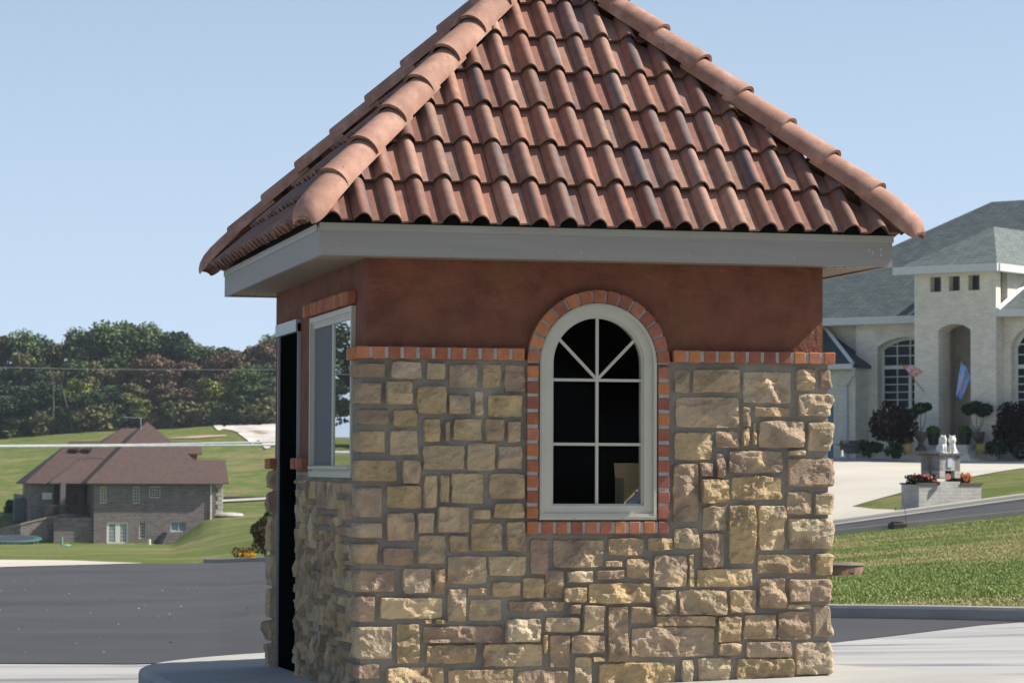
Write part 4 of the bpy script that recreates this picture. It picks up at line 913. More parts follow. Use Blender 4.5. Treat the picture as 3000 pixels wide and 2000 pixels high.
part(K, 'wall', mb_w, kb, [(TWx-.3, TWx, TD, 9, -.6, ztop)]); part(K, 'wall', mb_w, kb, [(0, .3, TD, 9, -.6, ztop)]); part(K, 'wall', mb_w, kb, [(.3, TWx-.3, 3.2, 3.5, -.6, ztop)])
part(K, 'entry_ceiling', mb_w, kb, [(.3, TWx-.3, TD, 3.2, Z(2796, 945), Z(2796, 940)+.1)]); part(K, 'attic_void', m_dark, kb, [(.3, TWx-.3, 1.3, 1.4, zmid, ztop)])
for h in holes: part(K, 'window_reveal', m_dk, kb, [(h[0]-.1, h[1]+.1, .46, .50, h[2]-.1, h[3]+.1)])
# left wing
YW = 2.6
xw0 = X(2120, YW); xw1 = .02; zw = Z(2600, 918, YW)
wl = (X(2571, YW), X(2571, YW)+3.05, Z(2620, 1200, YW), Z(2620, 1015, YW), Z(2620, 988, YW)-Z(2620, 1015, YW))
arch_wall(K, mb_w, kb, X(2508, YW), 0, YW, -.6, zw, [wl], .55)
part(K, 'wall', mb_w, kb, [(xw0, X(2508, YW), YW+.5, YW+.8, -.6, zw)]); part(K, 'wall', mb_w, kb, [(xw0, xw0+.3, YW+.8, 13, -.6, zw)])
def arch_window(F, o, y, parent, nx=4, nz=5):
    xa, xb, zb_, zs, ri = o; f = NB(); w_ = .12; xm = (xa+xb)/2
    for a, b, c, d in ((xa, xa+w_, zb_, zs), (xb-w_, xb, zb_, zs), (xa+w_, xb-w_, zb_, zb_+w_), (xa+w_, xb-w_, zs-1.05, zs-.87), (xm-.08, xm+.08, zb_+w_, zs-1.05)): f.box(a, b, y, y+.12, c, d, T=F.w)
    for i in range(1, nx*1):
        x = xa+w_+(xb-xa-2*w_)*i/nx; f.box(x-.022, x+.022, y+.02, y+.1, zb_+w_, zs+ri*.75, T=F.w)
    for k in range(1, nz): z = zb_+w_+(zs-1.05-zb_-w_)*k/nz; f.box(xa+w_, xb-w_, y+.022, y+.098, z-.022, z+.022, T=F.w)
    for z in (zs-.42, zs+.05): f.box(xa+w_, xb-w_, y+.022, y+.098, z-.022, z+.022, T=F.w)
    hw = (xb-xa)/2; R = (hw*hw+ri*ri)/(2*ri); n = 14; rows = []
    for i in range(n+1):
        x = xa+(xb-xa)*i/n; zz_ = zs+math.sqrt(max(0, R*R-(x-xm)**2))-(R-ri); x2 = xm+(x-xm)*.92
        rows.append(F.w([(x, y, zz_), (x, y+.12, zz_), (x2, y+.12, zz_-w_), (x2, y, zz_-w_), (x, y, zz_)]))
    f.grid(np.array(rows)); fo = f.build('window', m_trim, parent)
    p = NB(); pr = [(xa+.03, zb_+.03), (xb-.03, zb_+.03)]+[(xm-(x-xm), zs+math.sqrt(max(0, R*R-(x-xm)**2))-(R-ri)-.03) for x in np.linspace(xa+.03, xb-.03, 13)]
    p.add(np.concatenate([F.w([(a, y+.07, b) for a, b in pr]), F.w([(a, y+.09, b) for a, b in pr])]), [tuple(range(len(pr))), tuple(range(len(pr), 2*len(pr)))]); p.build('pane', m_dkgl, fo)
m_dkgl = mat('window_dark', (.012, .020, .028), .25, .1, spec=.15)
arch_window(K, wl, YW+.42, kb)
# right wing
YR = .7; zr = Z(2960, 915, YR)
wr = (X(2962, YR), X(2962, YR)+2.9, Z(2990, 1200, YR), Z(2990, 1010, YR), .95)
arch_wall(K, mb_w, kb, TWx+.01, TWx+9, YR, -.6, zr, [wr], .55); arch_window(K, wr, YR+.42, kb); part(K, 'wall', mb_w, kb, [(TWx+8.7, TWx+9, YR+.55, 12, -.6, zr)])
# garage part
YG = 1.4; zg_ = Z(2480, 1072, YG); xg = X(2506, YG)
gx0, gx1 = X(2380, YG), X(2448, YG)
arch_wall(K, mb_w, kb, X(2250, YG), xg, YG, -.6, zg_, [(gx0-2.2, gx1, -.6, Z(2440, 1172, YG), 0)], .4)
part(K, 'wall', mb_w, kb, [(xg-.3, xg, YG+.4, YW+.6, -.6, zg_)])
gd = part(K, 'garage_door', mat('blue_paint', (.10, .22, .28), .5), kb, [(gx0-2.1, gx1-.1, YG+.3, YG+.36, -.6, Z(2440, 1172, YG)-.02)]); part(K, 'door_frame', m_trim, kb, [(gx1-.10, gx1+.05, YG-.02, YG+.3, -.6, Z(2440, 1172, YG)+.1)])
# roofs
def roofpoly(name, polys, th=.15, m=None): return slab(K, name, m or m_rf, kb, polys, th)
zro = Z(2900, 592, 9.); xro = K.hit(2905, 592, 9.)[0]
ezw = Z(2600, 930, YW-.6)
eL = X(2110, YW-.6); 
roofpoly('roof', [[(eL, YW-.6, ezw), (TWx+12, YW-.6, ezw), (TWx+12, 9., zro), (xro, 9., zro)], [(eL, YW-.6, ezw), (xro, 9., zro), (xro, 10., zro), (eL, 18, ezw)], [(eL, 18, ezw), (xro, 10., zro), (TWx+12, 10., zro), (TWx+12, 18, ezw)]])
tz = Z(2800, 787, -.6)+.12; hx2 = TWx+.38; rz = Z(2912, 664, 3.); rx = K.hit(2912, 664, 3.)[0]
ry = 3.
roofpoly('entry_roof', [[(-.6, -.6, tz), (hx2, -.6, tz), (min(rx, hx2-.8), ry, rz), (1.2, ry+1., rz-.3)], [(hx2, -.6, tz), (hx2, 11, tz), (min(rx, hx2-.8), 11, rz), (min(rx, hx2-.8), ry, rz)], [(-.6, -.6, tz), (1.2, ry+1, rz-.3), (1.2, 9, rz-.3), (-.6, 9, tz)]])
sh = NB()
rzg = [(TWx+.02, YR-.6, zr+.05), (TWx+10, YR-.6, zr+.05), (TWx+10, 8.5, zr+3.9), (TWx+.02, 8.5, zr+3.9)]
roofpoly('wing_roof', [rzg])
s = NB(); a = K.w([(TWx+.04, YR-.6, zr+.12)])[0]; b = K.w([(TWx+.04, 8.4, zr+4.0)])[0]; s.tube([a, b], .12, 4); s.build('rake_trim', m_trim, kb)
gr = Z(2412, 950, 3.2)
gxr = xg+.15
roofpoly('garage_roof', [[(X(2200, YG-.5), YG-.5, zg_+.05), (gxr, YG-.5, zg_+.05), (K.hit(2405, 945, 3.4)[0], 3.4, gr), (X(2150, 3.4), 3.4, gr)], [(gxr, YG-.5, zg_+.05), (gxr, 4, zg_+.05), (K.hit(2405, 945, 3.4)[0], 3.4, gr)]], m=mat('shaded_shingle', (.055, .075, .085), .9, .15, 4.))  # darker copy of the shingle: the shade on this roof is in its colour
s = NB(); s.tube([K.w([(gxr, YG-.52, zg_+.12)])[0], K.w([(K.hit(2405, 945, 3.4)[0]+.1, 3.3, gr+.08)])[0]], .12, 4); s.build('rake_trim', m_trim, kb)
part(K, 'gutter', m_trim, kb, [(X(2200, YG-.5), gxr+.05, YG-.66, YG-.5, zg_-.16, zg_+.08)])
gt = Z(2600, 938, YW-.7)
part(K, 'gutter', m_trim, kb, [(eL, -.02, YW-.78, YW-.6, ezw-.30, ezw+.05)]); part(K, 'soffit', m_trim, kb, [(eL, -.02, YW-.6, YW, ezw-.28, ezw-.2)])
part(K, 'gutter', m_trim, kb, [(-.7, hx2+.1, -.78, -.6, tz-.30, tz+.04)]); part(K, 'gutter', m_trim, kb, [(hx2-.0, hx2+.16, -.6, 9, tz-.30, tz+.04)]); part(K, 'soffit', m_trim, kb, [(-.6, hx2, -.6, 0, tz-.29, tz-.22)])
part(K, 'soffit', m_trim, kb, [(TWx+.02, hx2, 0, 9, tz-.29, tz-.22)])
part(K, 'gutter', m_trim, kb, [(TWx+.02, TWx+10, YR-.76, YR-.6, zr-.22, zr+.08)])
s = NB(); px_ = X(2481, YG); s.tube([K.w([(X(2502, YG-.6), YG-.6, zg_-.15)])[0], K.w([(X(2500, YG-.5), YG-.5, zg_-.45)])[0], K.w([(px_, YG-.1, zg_-.95)])[0], K.w([(px_, YG-.1, -.3)])[0]], .10, 6); s.build('downspout', m_trim, kb)
st = NB(); sx0, sx1 = X(2655, -1), X(2885, -1)
zs0 = Z(2770, 1337, -2.2)
stp = NB()
for i in range(4): stp.box(sx0+.3*i, sx1-.3*i, -2.4+.45*i, 0, -.6, .12+.22*i-.25, ch=.01, T=K.w)
stp.build('entry_steps', mb_w, kb)

# ---- plants and pots by the white house
def leafball(s, c, r, n, sz, cols, squash=1., seed=0):
    rr = np.random.default_rng(seed); d = rr.normal(size=(n, 3)); d /= np.linalg.norm(d, axis=1)[:, None]; q = rr.uniform(.35, 1., n)**.5*r
    p = np.array(c)+d*q[:, None]*np.array([1, 1, squash]); leaves(s, p, sz, cols, rr)
def leaves(s, p, sz, cols, rr, shade=None):
    n = len(p); a = rr.normal(size=(n, 3)); a /= np.linalg.norm(a, axis=1)[:, None]; b = np.cross(a, rr.normal(size=(n, 3))); b /= np.linalg.norm(b, axis=1)[:, None]
    k = (rr.uniform(.6, 1.3, n)*sz)[:, None]; V = np.stack([p-a*k, p+b*k*.6, p+a*k, p-b*k*.6], 1).reshape(-1, 3)
    ci = np.array(cols)[rr.integers(len(cols), size=n)]*rr.uniform(.7, 1.3, n)[:, None]
    F = np.arange(4*n).reshape(n, 4); s.add(V, F, np.repeat(ci, 4, 0))
m_leaf = leafmat('leaves', (1, 1, 1))
DKG = [(.020, .045, .015), (.03, .06, .02), (.015, .03, .015)]; PUR = [(.012, .009, .010), (.018, .011, .011), (.010, .012, .008)]
def loc3(px, py, v): return P(px, py, v)
def shrub(name, px, py, v, w_, h, cols, lab, n=900, sz=.10, seed=1, cat='shrub', stems=True):
    b = loc3(px, py, v); t = thing(name, b, lab, cat); s = NB(); rr = random.Random(seed)
    for k in range(7): leafball(s, b+np.array([rr.uniform(-.3, .3)*w_, rr.uniform(-.3, .3)*w_, h*rr.uniform(.25, .75)]), min(w_, h)*rr.uniform(.25, .38), n//7, sz, cols, seed=seed*9+k)
    s.build('foliage', m_leaf, t)
    s = NB()
    for k in range(5): a = rr.uniform(0, 6.28); s.tube([b-(0, 0, .1), b+np.array([.12*w_*math.cos(a), .12*w_*math.sin(a), h*.35]), b+np.array([.25*w_*math.cos(a), .25*w_*math.sin(a), h*.7])], [.03, .02, .01], 5)
    s.build('stem', m_bark, t); return t
shrub('purple_shrub', 2614, 1334, 127.5, 2.3, 2.7, PUR, 'dark purple leaved shrub below the left arched window', 3200, .10, 2)
shrub('purple_shrub', 2975, 1336, 127, 2.2, 2.4, PUR, 'dark purple shrub at the right edge beyond the urns', 3200, .10, 3)
shrub('low_shrub', 2548, 1337, 127, 1.3, .75, DKG, 'low dark green shrub between the black grill and the purple shrub', 900, .08, 4)
shrub('low_shrub', 2618, 1338, 126, 1.0, .6, DKG, 'low dark clump under the left purple shrub', 700, .08, 5)
shrub('low_shrub', 2925, 1338, 126, 1.2, .75, DKG, 'low dark shrub right of the second yellow pot', 800, .08, 6)
m_urn = mat('urn_stone', (.11, .085, .065), .85, .15, 5.); m_pot = mat('black_pot', (.02, .02, .022), .5); m_yel = mat('ochre_pot', (.26, .20, .05), .6)
def topiary(px, lab, lab2, puffs, seed):
    b = loc3(px, 1320, 127.4); u = thing('urn_planter', b, lab, 'urn'); s = NB()
    s.lathe([(.26, 0), (.26, .10), (.16, .2), (.11, .38), (.17, .46), (.27, .62), (.30, .78), (.31, .86), (.27, .86), (.2, .8)], b, 24); s.build('bowl', m_urn, u, smooth=False)
    t = thing('topiary_tree', b+(0, 0, .86), lab2, 'topiary'); f = NB(); k = NB()
    for i, (dx, dz, r) in enumerate(puffs):
        c = b+np.array([dx*math.cos(YAW), -dx*math.sin(YAW), .86+dz]); leafball(f, c, r, 700, .05, [(.018, .05, .022), (.03, .07, .03), (.012, .03, .015)], .8, seed+i); k.tube([b+(0, 0, .82), (b+c)/2+np.array([dx*.12, 0, .25]), c], [.03, .022, .015], 5)
    f.build('foliage', m_leaf, t); k.build('stem', m_bark, t)
topiary(2698, 'tall brown stone urn left of the entry steps', 'cloud pruned topiary with three green puffs in the left urn', [(-.75, .62, .36), (-.42, .78, .33), (-.02, 1.05, .34), (.28, 1.12, .24)], 70)
topiary(2866, 'tall brown stone urn right of the entry steps', 'cloud pruned topiary with bushy round puffs in the right urn', [(-.42, 1.0, .34), (-.1, 1.12, .36), (.32, 1.0, .36), (.16, .9, .3)], 80)
for px, lab, l2 in ((2734, 'black tapered pot on the steps beside the left urn', 'bright green round plant in the black pot by the left urn'), (2827, 'black tapered pot on the steps beside the right urn', 'bright green round plant in the black pot by the right urn')):
    b = loc3(px, 1303, 128.0); s = NB(); s.lathe([(.20, 0), (.30, .5), (.32, .52), (.28, .52)], b, 18); tag(s.build('plant_pot', m_pot), lab, 'pot', 'black pots on the entry steps')
    s = NB(); leafball(s, b+(0, 0, .62), .33, 700, .05, [(.06, .12, .02), (.09, .16, .03)], .75, px); tag(s.build('potted_plant', m_leaf), l2, 'plant', 'plants in the black pots')
for px, lab in ((2658, 'yellow ochre pot in front of the left urn'), (2872, 'yellow ochre pot in front of the right urn')):
    b = loc3(px, 1332, 126); t = thing('ochre_pot', b, lab, 'pot', 'yellow pots'); s = NB(); s.lathe([(.14, 0), (.24, .2), (.22, .42), (.16, .5), (.12, .5)], b, 18); s.build('pot_body', m_yel, t); s = NB(); leafball(s, b+(0, 0, .62), .16, 120, .05, [(.05, .08, .02), (.14, .05, .02)], 1, px); s.build('plant', m_leaf, t)
b = loc3(2490, 1334, 127); t = thing('barbecue_grill', b, 'black covered barbecue grill beside the garage door', 'grill'); s = NB(); s.box(b[0]-.38, b[0]+.38, b[1]-.28, b[1]+.28, b[2]+.1, b[2]+.42, ch=.03); s.build('base_cabinet', m_pot, t)
s = NB(); s.add([(b[0]+x, b[1]+y, b[2]+z) for x in (-.4, .4) for y, z in ((-.3, .42), (-.3, .55), (-.1, .68), (.15, .68), (.3, .5), (.3, .42))], [(0, 1, 2, 3, 4, 5), (6, 7, 8, 9, 10, 11)]+[(i, (i+1) % 6, (i+1) % 6+6, i+6) for i in range(6)]); s.build('lid', m_pot, t)
s = NB(); s.box(b[0]-.62, b[0]-.4, b[1]-.2, b[1]+.2, b[2]+.48, b[2]+.52); s.build('side_shelf', m_pot, t)
b = loc3(2467, 1336, 120); s = NB(); s.lathe([(.06, 0), (.05, .22), (.03, .26), (0, .27)], b, 10); tag(s.build('marker_post', m_trim), 'tiny white post at the edge of the driveway', 'post')
# flags
def flag(px0, py0, px1, py1, v, corners, colf, lab, seed):
    a = loc3(px0, py0, v); b_ = loc3(px1, py1, v); t = thing('house_flag', a, lab, 'flag'); s = NB(); s.tube([a, b_], .022, 6); s.build('flag_pole', m_fp, t); s = NB(); s.lathe([(.0, -.05), (.05, 0), (0, .05)], b_, 8); s.build('finial', m_fp, t)
    n = 26; c = [loc3(x, y, v) for x, y in corners]; U_, V_ = np.meshgrid(np.linspace(0, 1, n), np.linspace(0, 1, n), indexing='ij')
    A = (c[0]*((1-U_)*(1-V_))[..., None]+c[1]*(U_*(1-V_))[..., None]+c[2]*(U_*V_)[..., None]+c[3]*((1-U_)*V_)[..., None]); A = A+FH*(.05*np.sin(U_*9+V_*3))[..., None]
    C = np.zeros((n, n, 3)); 
    for i in range(n):
        for j in range(n): C[i, j] = colf(U_[i, j], V_[i, j])
    s = NB(); s.grid(A, C); s.build('flag_cloth', m_cloth, t)
m_fp = mat('pole_wood', (.16, .11, .06), .7); m_cloth = mat('flag_cloth', (1, 1, 1), .8, .05, attr=True)
def cf1(u, v): 
    n = vnoise(np.array(u*5.), np.array(v*5.), 4); return (.50, .16, .05) if n > .6 else ((.55, .45, .50) if n > .33 else (.40, .20, .22))
def cf2(u, v):
    n = float(vnoise(np.array(u*6.), np.array(v*7.), 9)); m = float(vnoise(np.array(u*4.+9), np.array(v*4.), 3))
    if n > .70 and .15 < u < .85: return (.05, .22, .55)
    if m > .68: return (.50, .42, .65)
    if m < .2 and v > .4: return (.48, .50, .25)
    return (.25, .42, .70)
flag(2707, 1147, 2640, 1065, 127.5, [(2645, 1068), (2675, 1107), (2706, 1088), (2680, 1072)], cf1, 'small orange and pink flag on a dark angled pole at the left arched window', 1)
flag(2873, 1139, 2812, 1048, 128.5, [(2816, 1056), (2847, 1098), (2815, 1170), (2801, 1156)], cf2, 'pale blue flag with flower pattern hanging from an angled pole in the entry', 2)

# ---- mailbox pillar with lions
mb_s = brickmat('pale_brick', (.46, .435, .41), (.36, .335, .31), (.42, .41, .40), .34, .105, ang=Frame(2800, 1400, 86, math.radians(-28)).rot, mw=.014, bump=.5)
Q = Frame(2757, 1477, 86, math.radians(-28)); mp_ = thing('mailbox_pillar', Q.w([(.6, .4, 0)])[0], 'pale brick mailbox pillar between two low flower planters by the street', 'mailbox')
qx = lambda px, Y=0: Q.hit(px, 1400, Y)[0]; qz = lambda px, py, Y=0.: Q.hit(px, py, Y)[1]
c0, c1 = qx(2753), qx(2813); zt_ = qz(2780, 1334)
part(Q, 'pillar', mb_s, mp_, [(c0, c1, 0, .95, -.5, qz(2780, 1410)), (c0, qx(2769), 0, .95, qz(2780, 1400), zt_), (qx(2797), c1, 0, .95, qz(2780, 1400), zt_), (c0, c1, 0, .95, qz(2783, 1378), zt_-.001), (c0, c1, .4, .951, qz(2780, 1402), zt_-.002)])
part(Q, 'mail_slot', m_black, mp_, [(qx(2769), qx(2797), .2, .25, qz(2780, 1401), qz(2780, 1378))])
part(Q, 'cap', m_urn, mp_, [(c0-.06, c1+.06, -.06, 1.0, zt_, zt_+.07)])
part(Q, 'planter', mb_s, mp_, [(qx(2692), c0-.005, .0, .9, -.7, qz(2720, 1419))]); part(Q, 'planter', mb_s, mp_, [(c1+.005, qx(2875), .0, .9, -.4, qz(2840, 1419))])
part(Q, 'planter_cap', m_urn, mp_, [(qx(2692)-.04, c0-.01, -.04, .12, qz(2720, 1419), qz(2720, 1414)), (qx(2692)-.04, c0-.01, .8, .94, qz(2720, 1419), qz(2720, 1414))]); part(Q, 'planter_cap', m_urn, mp_, [(c1+.01, qx(2875)+.04, -.04, .12, qz(2840, 1419), qz(2840, 1414)), (c1+.01, qx(2875)+.04, .8, .94, qz(2840, 1419), qz(2840, 1414))])
s = NB(); pc = (qx(2773)+qx(2791))/2; hw = .09; zb1, zb2 = qz(2782, 1369), qz(2782, 1349)
o_ = [(pc-hw, zb1), (pc+hw, zb1), (pc+hw, zb2)]+[(pc+hw*math.cos(a), zb2+hw*.8*math.sin(a)) for a in np.linspace(.2, PI-.2, 8)]+[(pc-hw, zb2)]
s.add(np.concatenate([Q.w([(x, -.03, z) for x, z in o_]), Q.w([(x, -.001, z) for x, z in o_])]), [tuple(range(len(o_))), tuple(range(len(o_), 2*len(o_)))]+[(i, (i+1) % len(o_), (i+1) % len(o_)+len(o_), i+len(o_)) for i in range(len(o_))]); s.build('plaque', mat('plaque', (.52, .56, .66), .5), mp_)
s = NB(); p = Q.w([(qx(2773, -.1), -.12, qz(2773, 1398))])[0]; s.tube([p, p+np.array([-.02, -.14, .03])], [.05, .10], 10); tag(s.build('copper_lamp', mat('copper', (.75, .33, .20), .35, .1, metal=.3)), 'small copper coloured spot lamp on the front of the mailbox pillar', 'lamp')
FLW = [(.50, .05, .03), (.62, .15, .10), (.04, .08, .02), (.03, .05, .02), (.07, .03, .02), (.035, .06, .02)]
def flowers(px0, px1, cols, lab, seed):
    a, b_ = qx(px0), qx(px1); s = NB(); rr = np.random.default_rng(seed); t = thing('flower_bed', Q.w([((a+b_)/2, .45, qz(2720, 1419))])[0], lab, 'flowers'); z0_ = qz(2720, 1419)
    n = 1400; p = np.stack([rr.uniform(a, b_, n), rr.uniform(.1, .85, n), z0_+rr.uniform(-.02, .30, n)*np.sin(np.linspace(0, 1, n)*0+1.2)], -1); leaves(s, Q.w(p), .045, [(.03, .07, .02), (.05, .10, .03), (.06, .03, .03)], rr); s.build('foliage', m_leaf, t)
    s = NB(); n = 60; p = np.stack([rr.uniform(a, b_, n), rr.uniform(.0, .5, n), z0_+rr.uniform(.1, .33, n)], -1)
    for q_ in Q.w(p): leafball(s, q_, .045, 10, .035, cols, 1, rr.integers(9999))
    s.build('blossoms', m_leaf, t)
flowers(2700, 2750, [(.45, .03, .02), (.60, .18, .12), (.5, .45, .35)], 'dark leaved flower bed with red blossoms in the left planter', 5)
flowers(2816, 2850, [(.75, .30, .05), (.70, .25, .18), (.7, .4, .1)], 'flower bed with orange and pink blossoms in the right planter', 6)
# lions: seated figures with mane, muzzle, straight forelegs
m_white = mat('white_plaster', (.78, .77, .72), .6, .06, 8., bump=.3, bs=40)
def lion(px, face, lab):
    bz = zt_+.07; X0 = qx(px, .45); t = thing('lion_statue', Q.w([(X0, .4, bz)])[0], lab, 'statue', 'white lion statues'); s = NB()
    def ell(c, r, n=12, dis=0.):
        a, b_ = np.meshgrid(np.linspace(0, PI, n), np.linspace(0, 2*PI, 2*n), indexing='ij'); k = 1+dis*np.sin(a*11)*np.sin(b_*9)
        L = np.stack([c[0]+r[0]*k*np.sin(a)*np.cos(b_), c[1]+r[1]*k*np.sin(a)*np.sin(b_), c[2]+r[2]*k*np.cos(a)], -1); sh = L.shape; s.grid(Q.w(np.stack([X0+face[0]*L[..., 0]+face[1]*L[..., 1], .42-face[1]*L[..., 0]+face[0]*L[..., 1], bz+L[..., 2]], -1).reshape(-1, 3)).reshape(sh))
    # local: y negative is forwards
    ell((0, .10, .15), (.115, .14, .15)); ell((0, .0, .25), (.095, .11, .17)); ell((0, -.03, .40), (.12, .12, .14), 14, .07)
    ell((0, -.09, .45), (.07, .075, .085)); ell((0, -.16, .425), (.035, .035, .032)); ell((-.07, -.05, .54), (.022, .02, .025)); ell((.07, -.05, .54), (.022, .02, .025)); ell((0, -.12, .50), (.045, .04, .03))
    def tub(pts, r):
        q = Q.w(np.array([(X0+face[0]*a+face[1]*b_, .42-face[1]*a+face[0]*b_, bz+c) for a, b_, c in pts])); s.tube(q, r, 8)
    for sx_ in (-.055, .055): tub([(sx_, -.06, .30), (sx_, -.10, .15), (sx_, -.10, .03)], [.045, .032, .030]); ell((sx_, -.13, .022), (.035, .05, .024)); ell((sx_*1.9, .06, .07), (.045, .11, .075)); ell((sx_*1.9, -.03, .022), (.03, .06, .022))
    tub([(.08, .2, .04), (.14, .18, .03), (.16, .1, .04)], [.02, .018, .025])
    s.build('lion_body', m_white, t, smooth=True)
    part(Q, 'plinth', m_white, t, [(X0-.13, X0+.13, .2, .7, bz, bz+.015)])
lion(2759, (1, 0), 'white seated lion statue facing the street, left one on the mailbox pillar'); lion(2788, (.80, .6), 'white seated lion statue turned sideways, right one on the mailbox pillar')

# ---- things on the near lawn and street
cb = gnd(2436, 42.4); t = thing('well_cover', cb, 'rusty brown round riser with green rimmed lid in the lawn beside the booth', 'cover')
m_rust = mat('rusty_plastic', (.26, .14, .095), .8, .25, 4., col2=(.10, .06, .045), c2=(.5, .6), c2s=3.); R3 = .47
s = NB(); s.lathe([(R3, -.1), (R3, .165), (R3-.02, .17)], cb, 40); s.build('riser', m_rust, t)
s = NB(); s.lathe([(R3+.02, .165), (R3+.02, .185), (R3-.03, .195), (.1, .205)], cb, 40); s.build('lid', m_rust, t); s = NB(); s.lathe([(R3+.024, .168), (R3+.024, .180), (R3+.0, .1855), (R3-.0, .168)], cb, 40); s.build('rim_seal', mat('green_rim', (.10, .28, .20), .7), t)
for a in (-1.9, -1.2, -.5, -2.6):
    c = cb+np.array([(R3+.015)*math.cos(a), (R3+.015)*math.sin(a), 0]); s = NB(); s.tube([c+(0, 0, -.05), c+(0, 0, .07)], .014, 5); s.build('lug', m_rust, t)
b = gnd(2630, 74.6); s = NB(); s.box(b[0]-.2, b[0]+.2, b[1]-.2, b[1]+.2, b[2]+.0, b[2]+.16, ch=.02); s.lathe([(.19, .14), (.19, .20), (.1, .22)], b, 16); tag(s.build('drain_inlet', mat('cast_iron', (.06, .045, .04), .8)), 'dark storm drain box on the near kerb of the street', 'drain')
b = gnd(2658, 73.); s = NB(); a_ = P(2658, 1535, 73.); s.tube([a_-(0, 0, .1), P(2645, 1440, 73.)], .010, 5); tag(s.build('marker_stake', m_rust), 'thin rusty rod standing beside the storm drain', 'stake')
b = P(2624, 1500, 84); s = NB(); s.tube([b-(0, 0, .1), P(2623, 1486, 84)], .015, 5); tag(s.build('marker_stake', m_blk if 'm_blk' in globals() else m_pot), 'short dark stake on the far kerb', 'stake')

# shrub and flowers behind the booth on the left, bush left of house
BR = [(.075, .05, .03), (.05, .055, .02), (.11, .07, .04), (.03, .05, .015)]
t = shrub('garden_shrub', 778, 1628, 89, .95, 1.35, BR, 'brown green shrub at the kerb just left of the booth', 4200, .035, 11); 
shrub('garden_shrub', 795, 1620, 90.5, .9, 1.7, [(.02, .06, .02), (.03, .08, .03), (.05, .06, .02)], 'taller dark green shrub half hidden by the stone pier', 3000, .035, 12)
t = thing('flower_clump', P(722, 1634, 88), 'clump of yellow flowers with dry stems left of the brown shrub', 'flowers'); s = NB(); b = P(716, 1634, 88)
for k in range(4): leafball(s, b+np.array([-.25+.15*k, 0, .18]), .17, 160, .035, [(.30, .17, .08), (.22, .14, .06), (.10, .10, .03)], 1, 40+k)
s.build('foliage', m_leaf, t); s = NB(); b = P(722, 1631, 87.9); rr = np.random.default_rng(3)
for k in range(42): leafball(s, b+np.array([rr.uniform(-.26, .26), rr.uniform(-.15, .15), rr.uniform(-.0, .12)]), .035, 10, .03, [(.85, .55, .02), (.80, .48, .02)], 1, 400+k)
s.build('blossoms', m_leaf, t)
shrub('round_bush', 34, 1505, 266, 1.2, 1.5, [(.015, .035, .015)], 'dark round bush left of the brick house', 1400, .10, 13)

# ---- cables and their poles
def pole(px, v, h, lab):
    b = gnd(px, v); t = thing('utility_pole', b, lab, 'pole', 'utility poles'); s = NB(); s.tube([b-(0, 0, .5), b+(0, 0, h)], [.16, .11], 10); s.build('post', m_wood, t)
    s = NB(); s.box(b[0]-1.1, b[0]+1.1, b[1]-.06, b[1]+.06, b[2]+h-.9, b[2]+h-.75); s.build('crossarm', m_wood, t); return b
def wire(name, pts, r, lab, grp, m=None):
    pts = np.array(pts); n = 40; out = []
    px = np.interp(np.linspace(0, 1, n), np.linspace(0, 1, len(pts)), pts[:, 0]); xs = pts[:, 0]; o = np.argsort(xs)
    for x in np.linspace(xs.min(), xs.max(), n): out.append(P(x, np.interp(x, xs[o], pts[o, 1]), np.interp(x, xs[o], pts[o, 2])))
    s = NB(); s.tube(out, r, 6); tag(s.build(name, m or m_cable), lab, 'cable', grp)
pole(-3300, 150, 11.2, 'wooden utility pole left of the view'); pole(1330, 150, 9.9, 'wooden utility pole hidden behind the booth')
wire('overhead_cable', [(-3300, 1300, 150), (-1600, 1312, 150), (0, 1308, 150), (350, 1306, 150), (800, 1303, 150), (1330, 1298, 150)], .062, 'thick white overhead cable, lower one crossing the brown roof', 'overhead cables')
wire('overhead_cable', [(-3300, 1296, 150.5), (-1600, 1309, 150.5), (0, 1305, 150.5), (400, 1302, 150.5), (800, 1294, 150.5), (1330, 1282, 150.5)], .052, 'thick white overhead cable, upper one crossing the brown roof', 'overhead cables')
wire('power_line', [(-3300, 1050, 150), (-1600, 1066, 150), (0, 1076, 150), (300, 1082, 150), (800, 1083, 150), (1330, 1080, 150)], .018, 'thin grey power line across the wood', 'overhead cables', mat('thin_wire', (.33, .30, .30), .6))

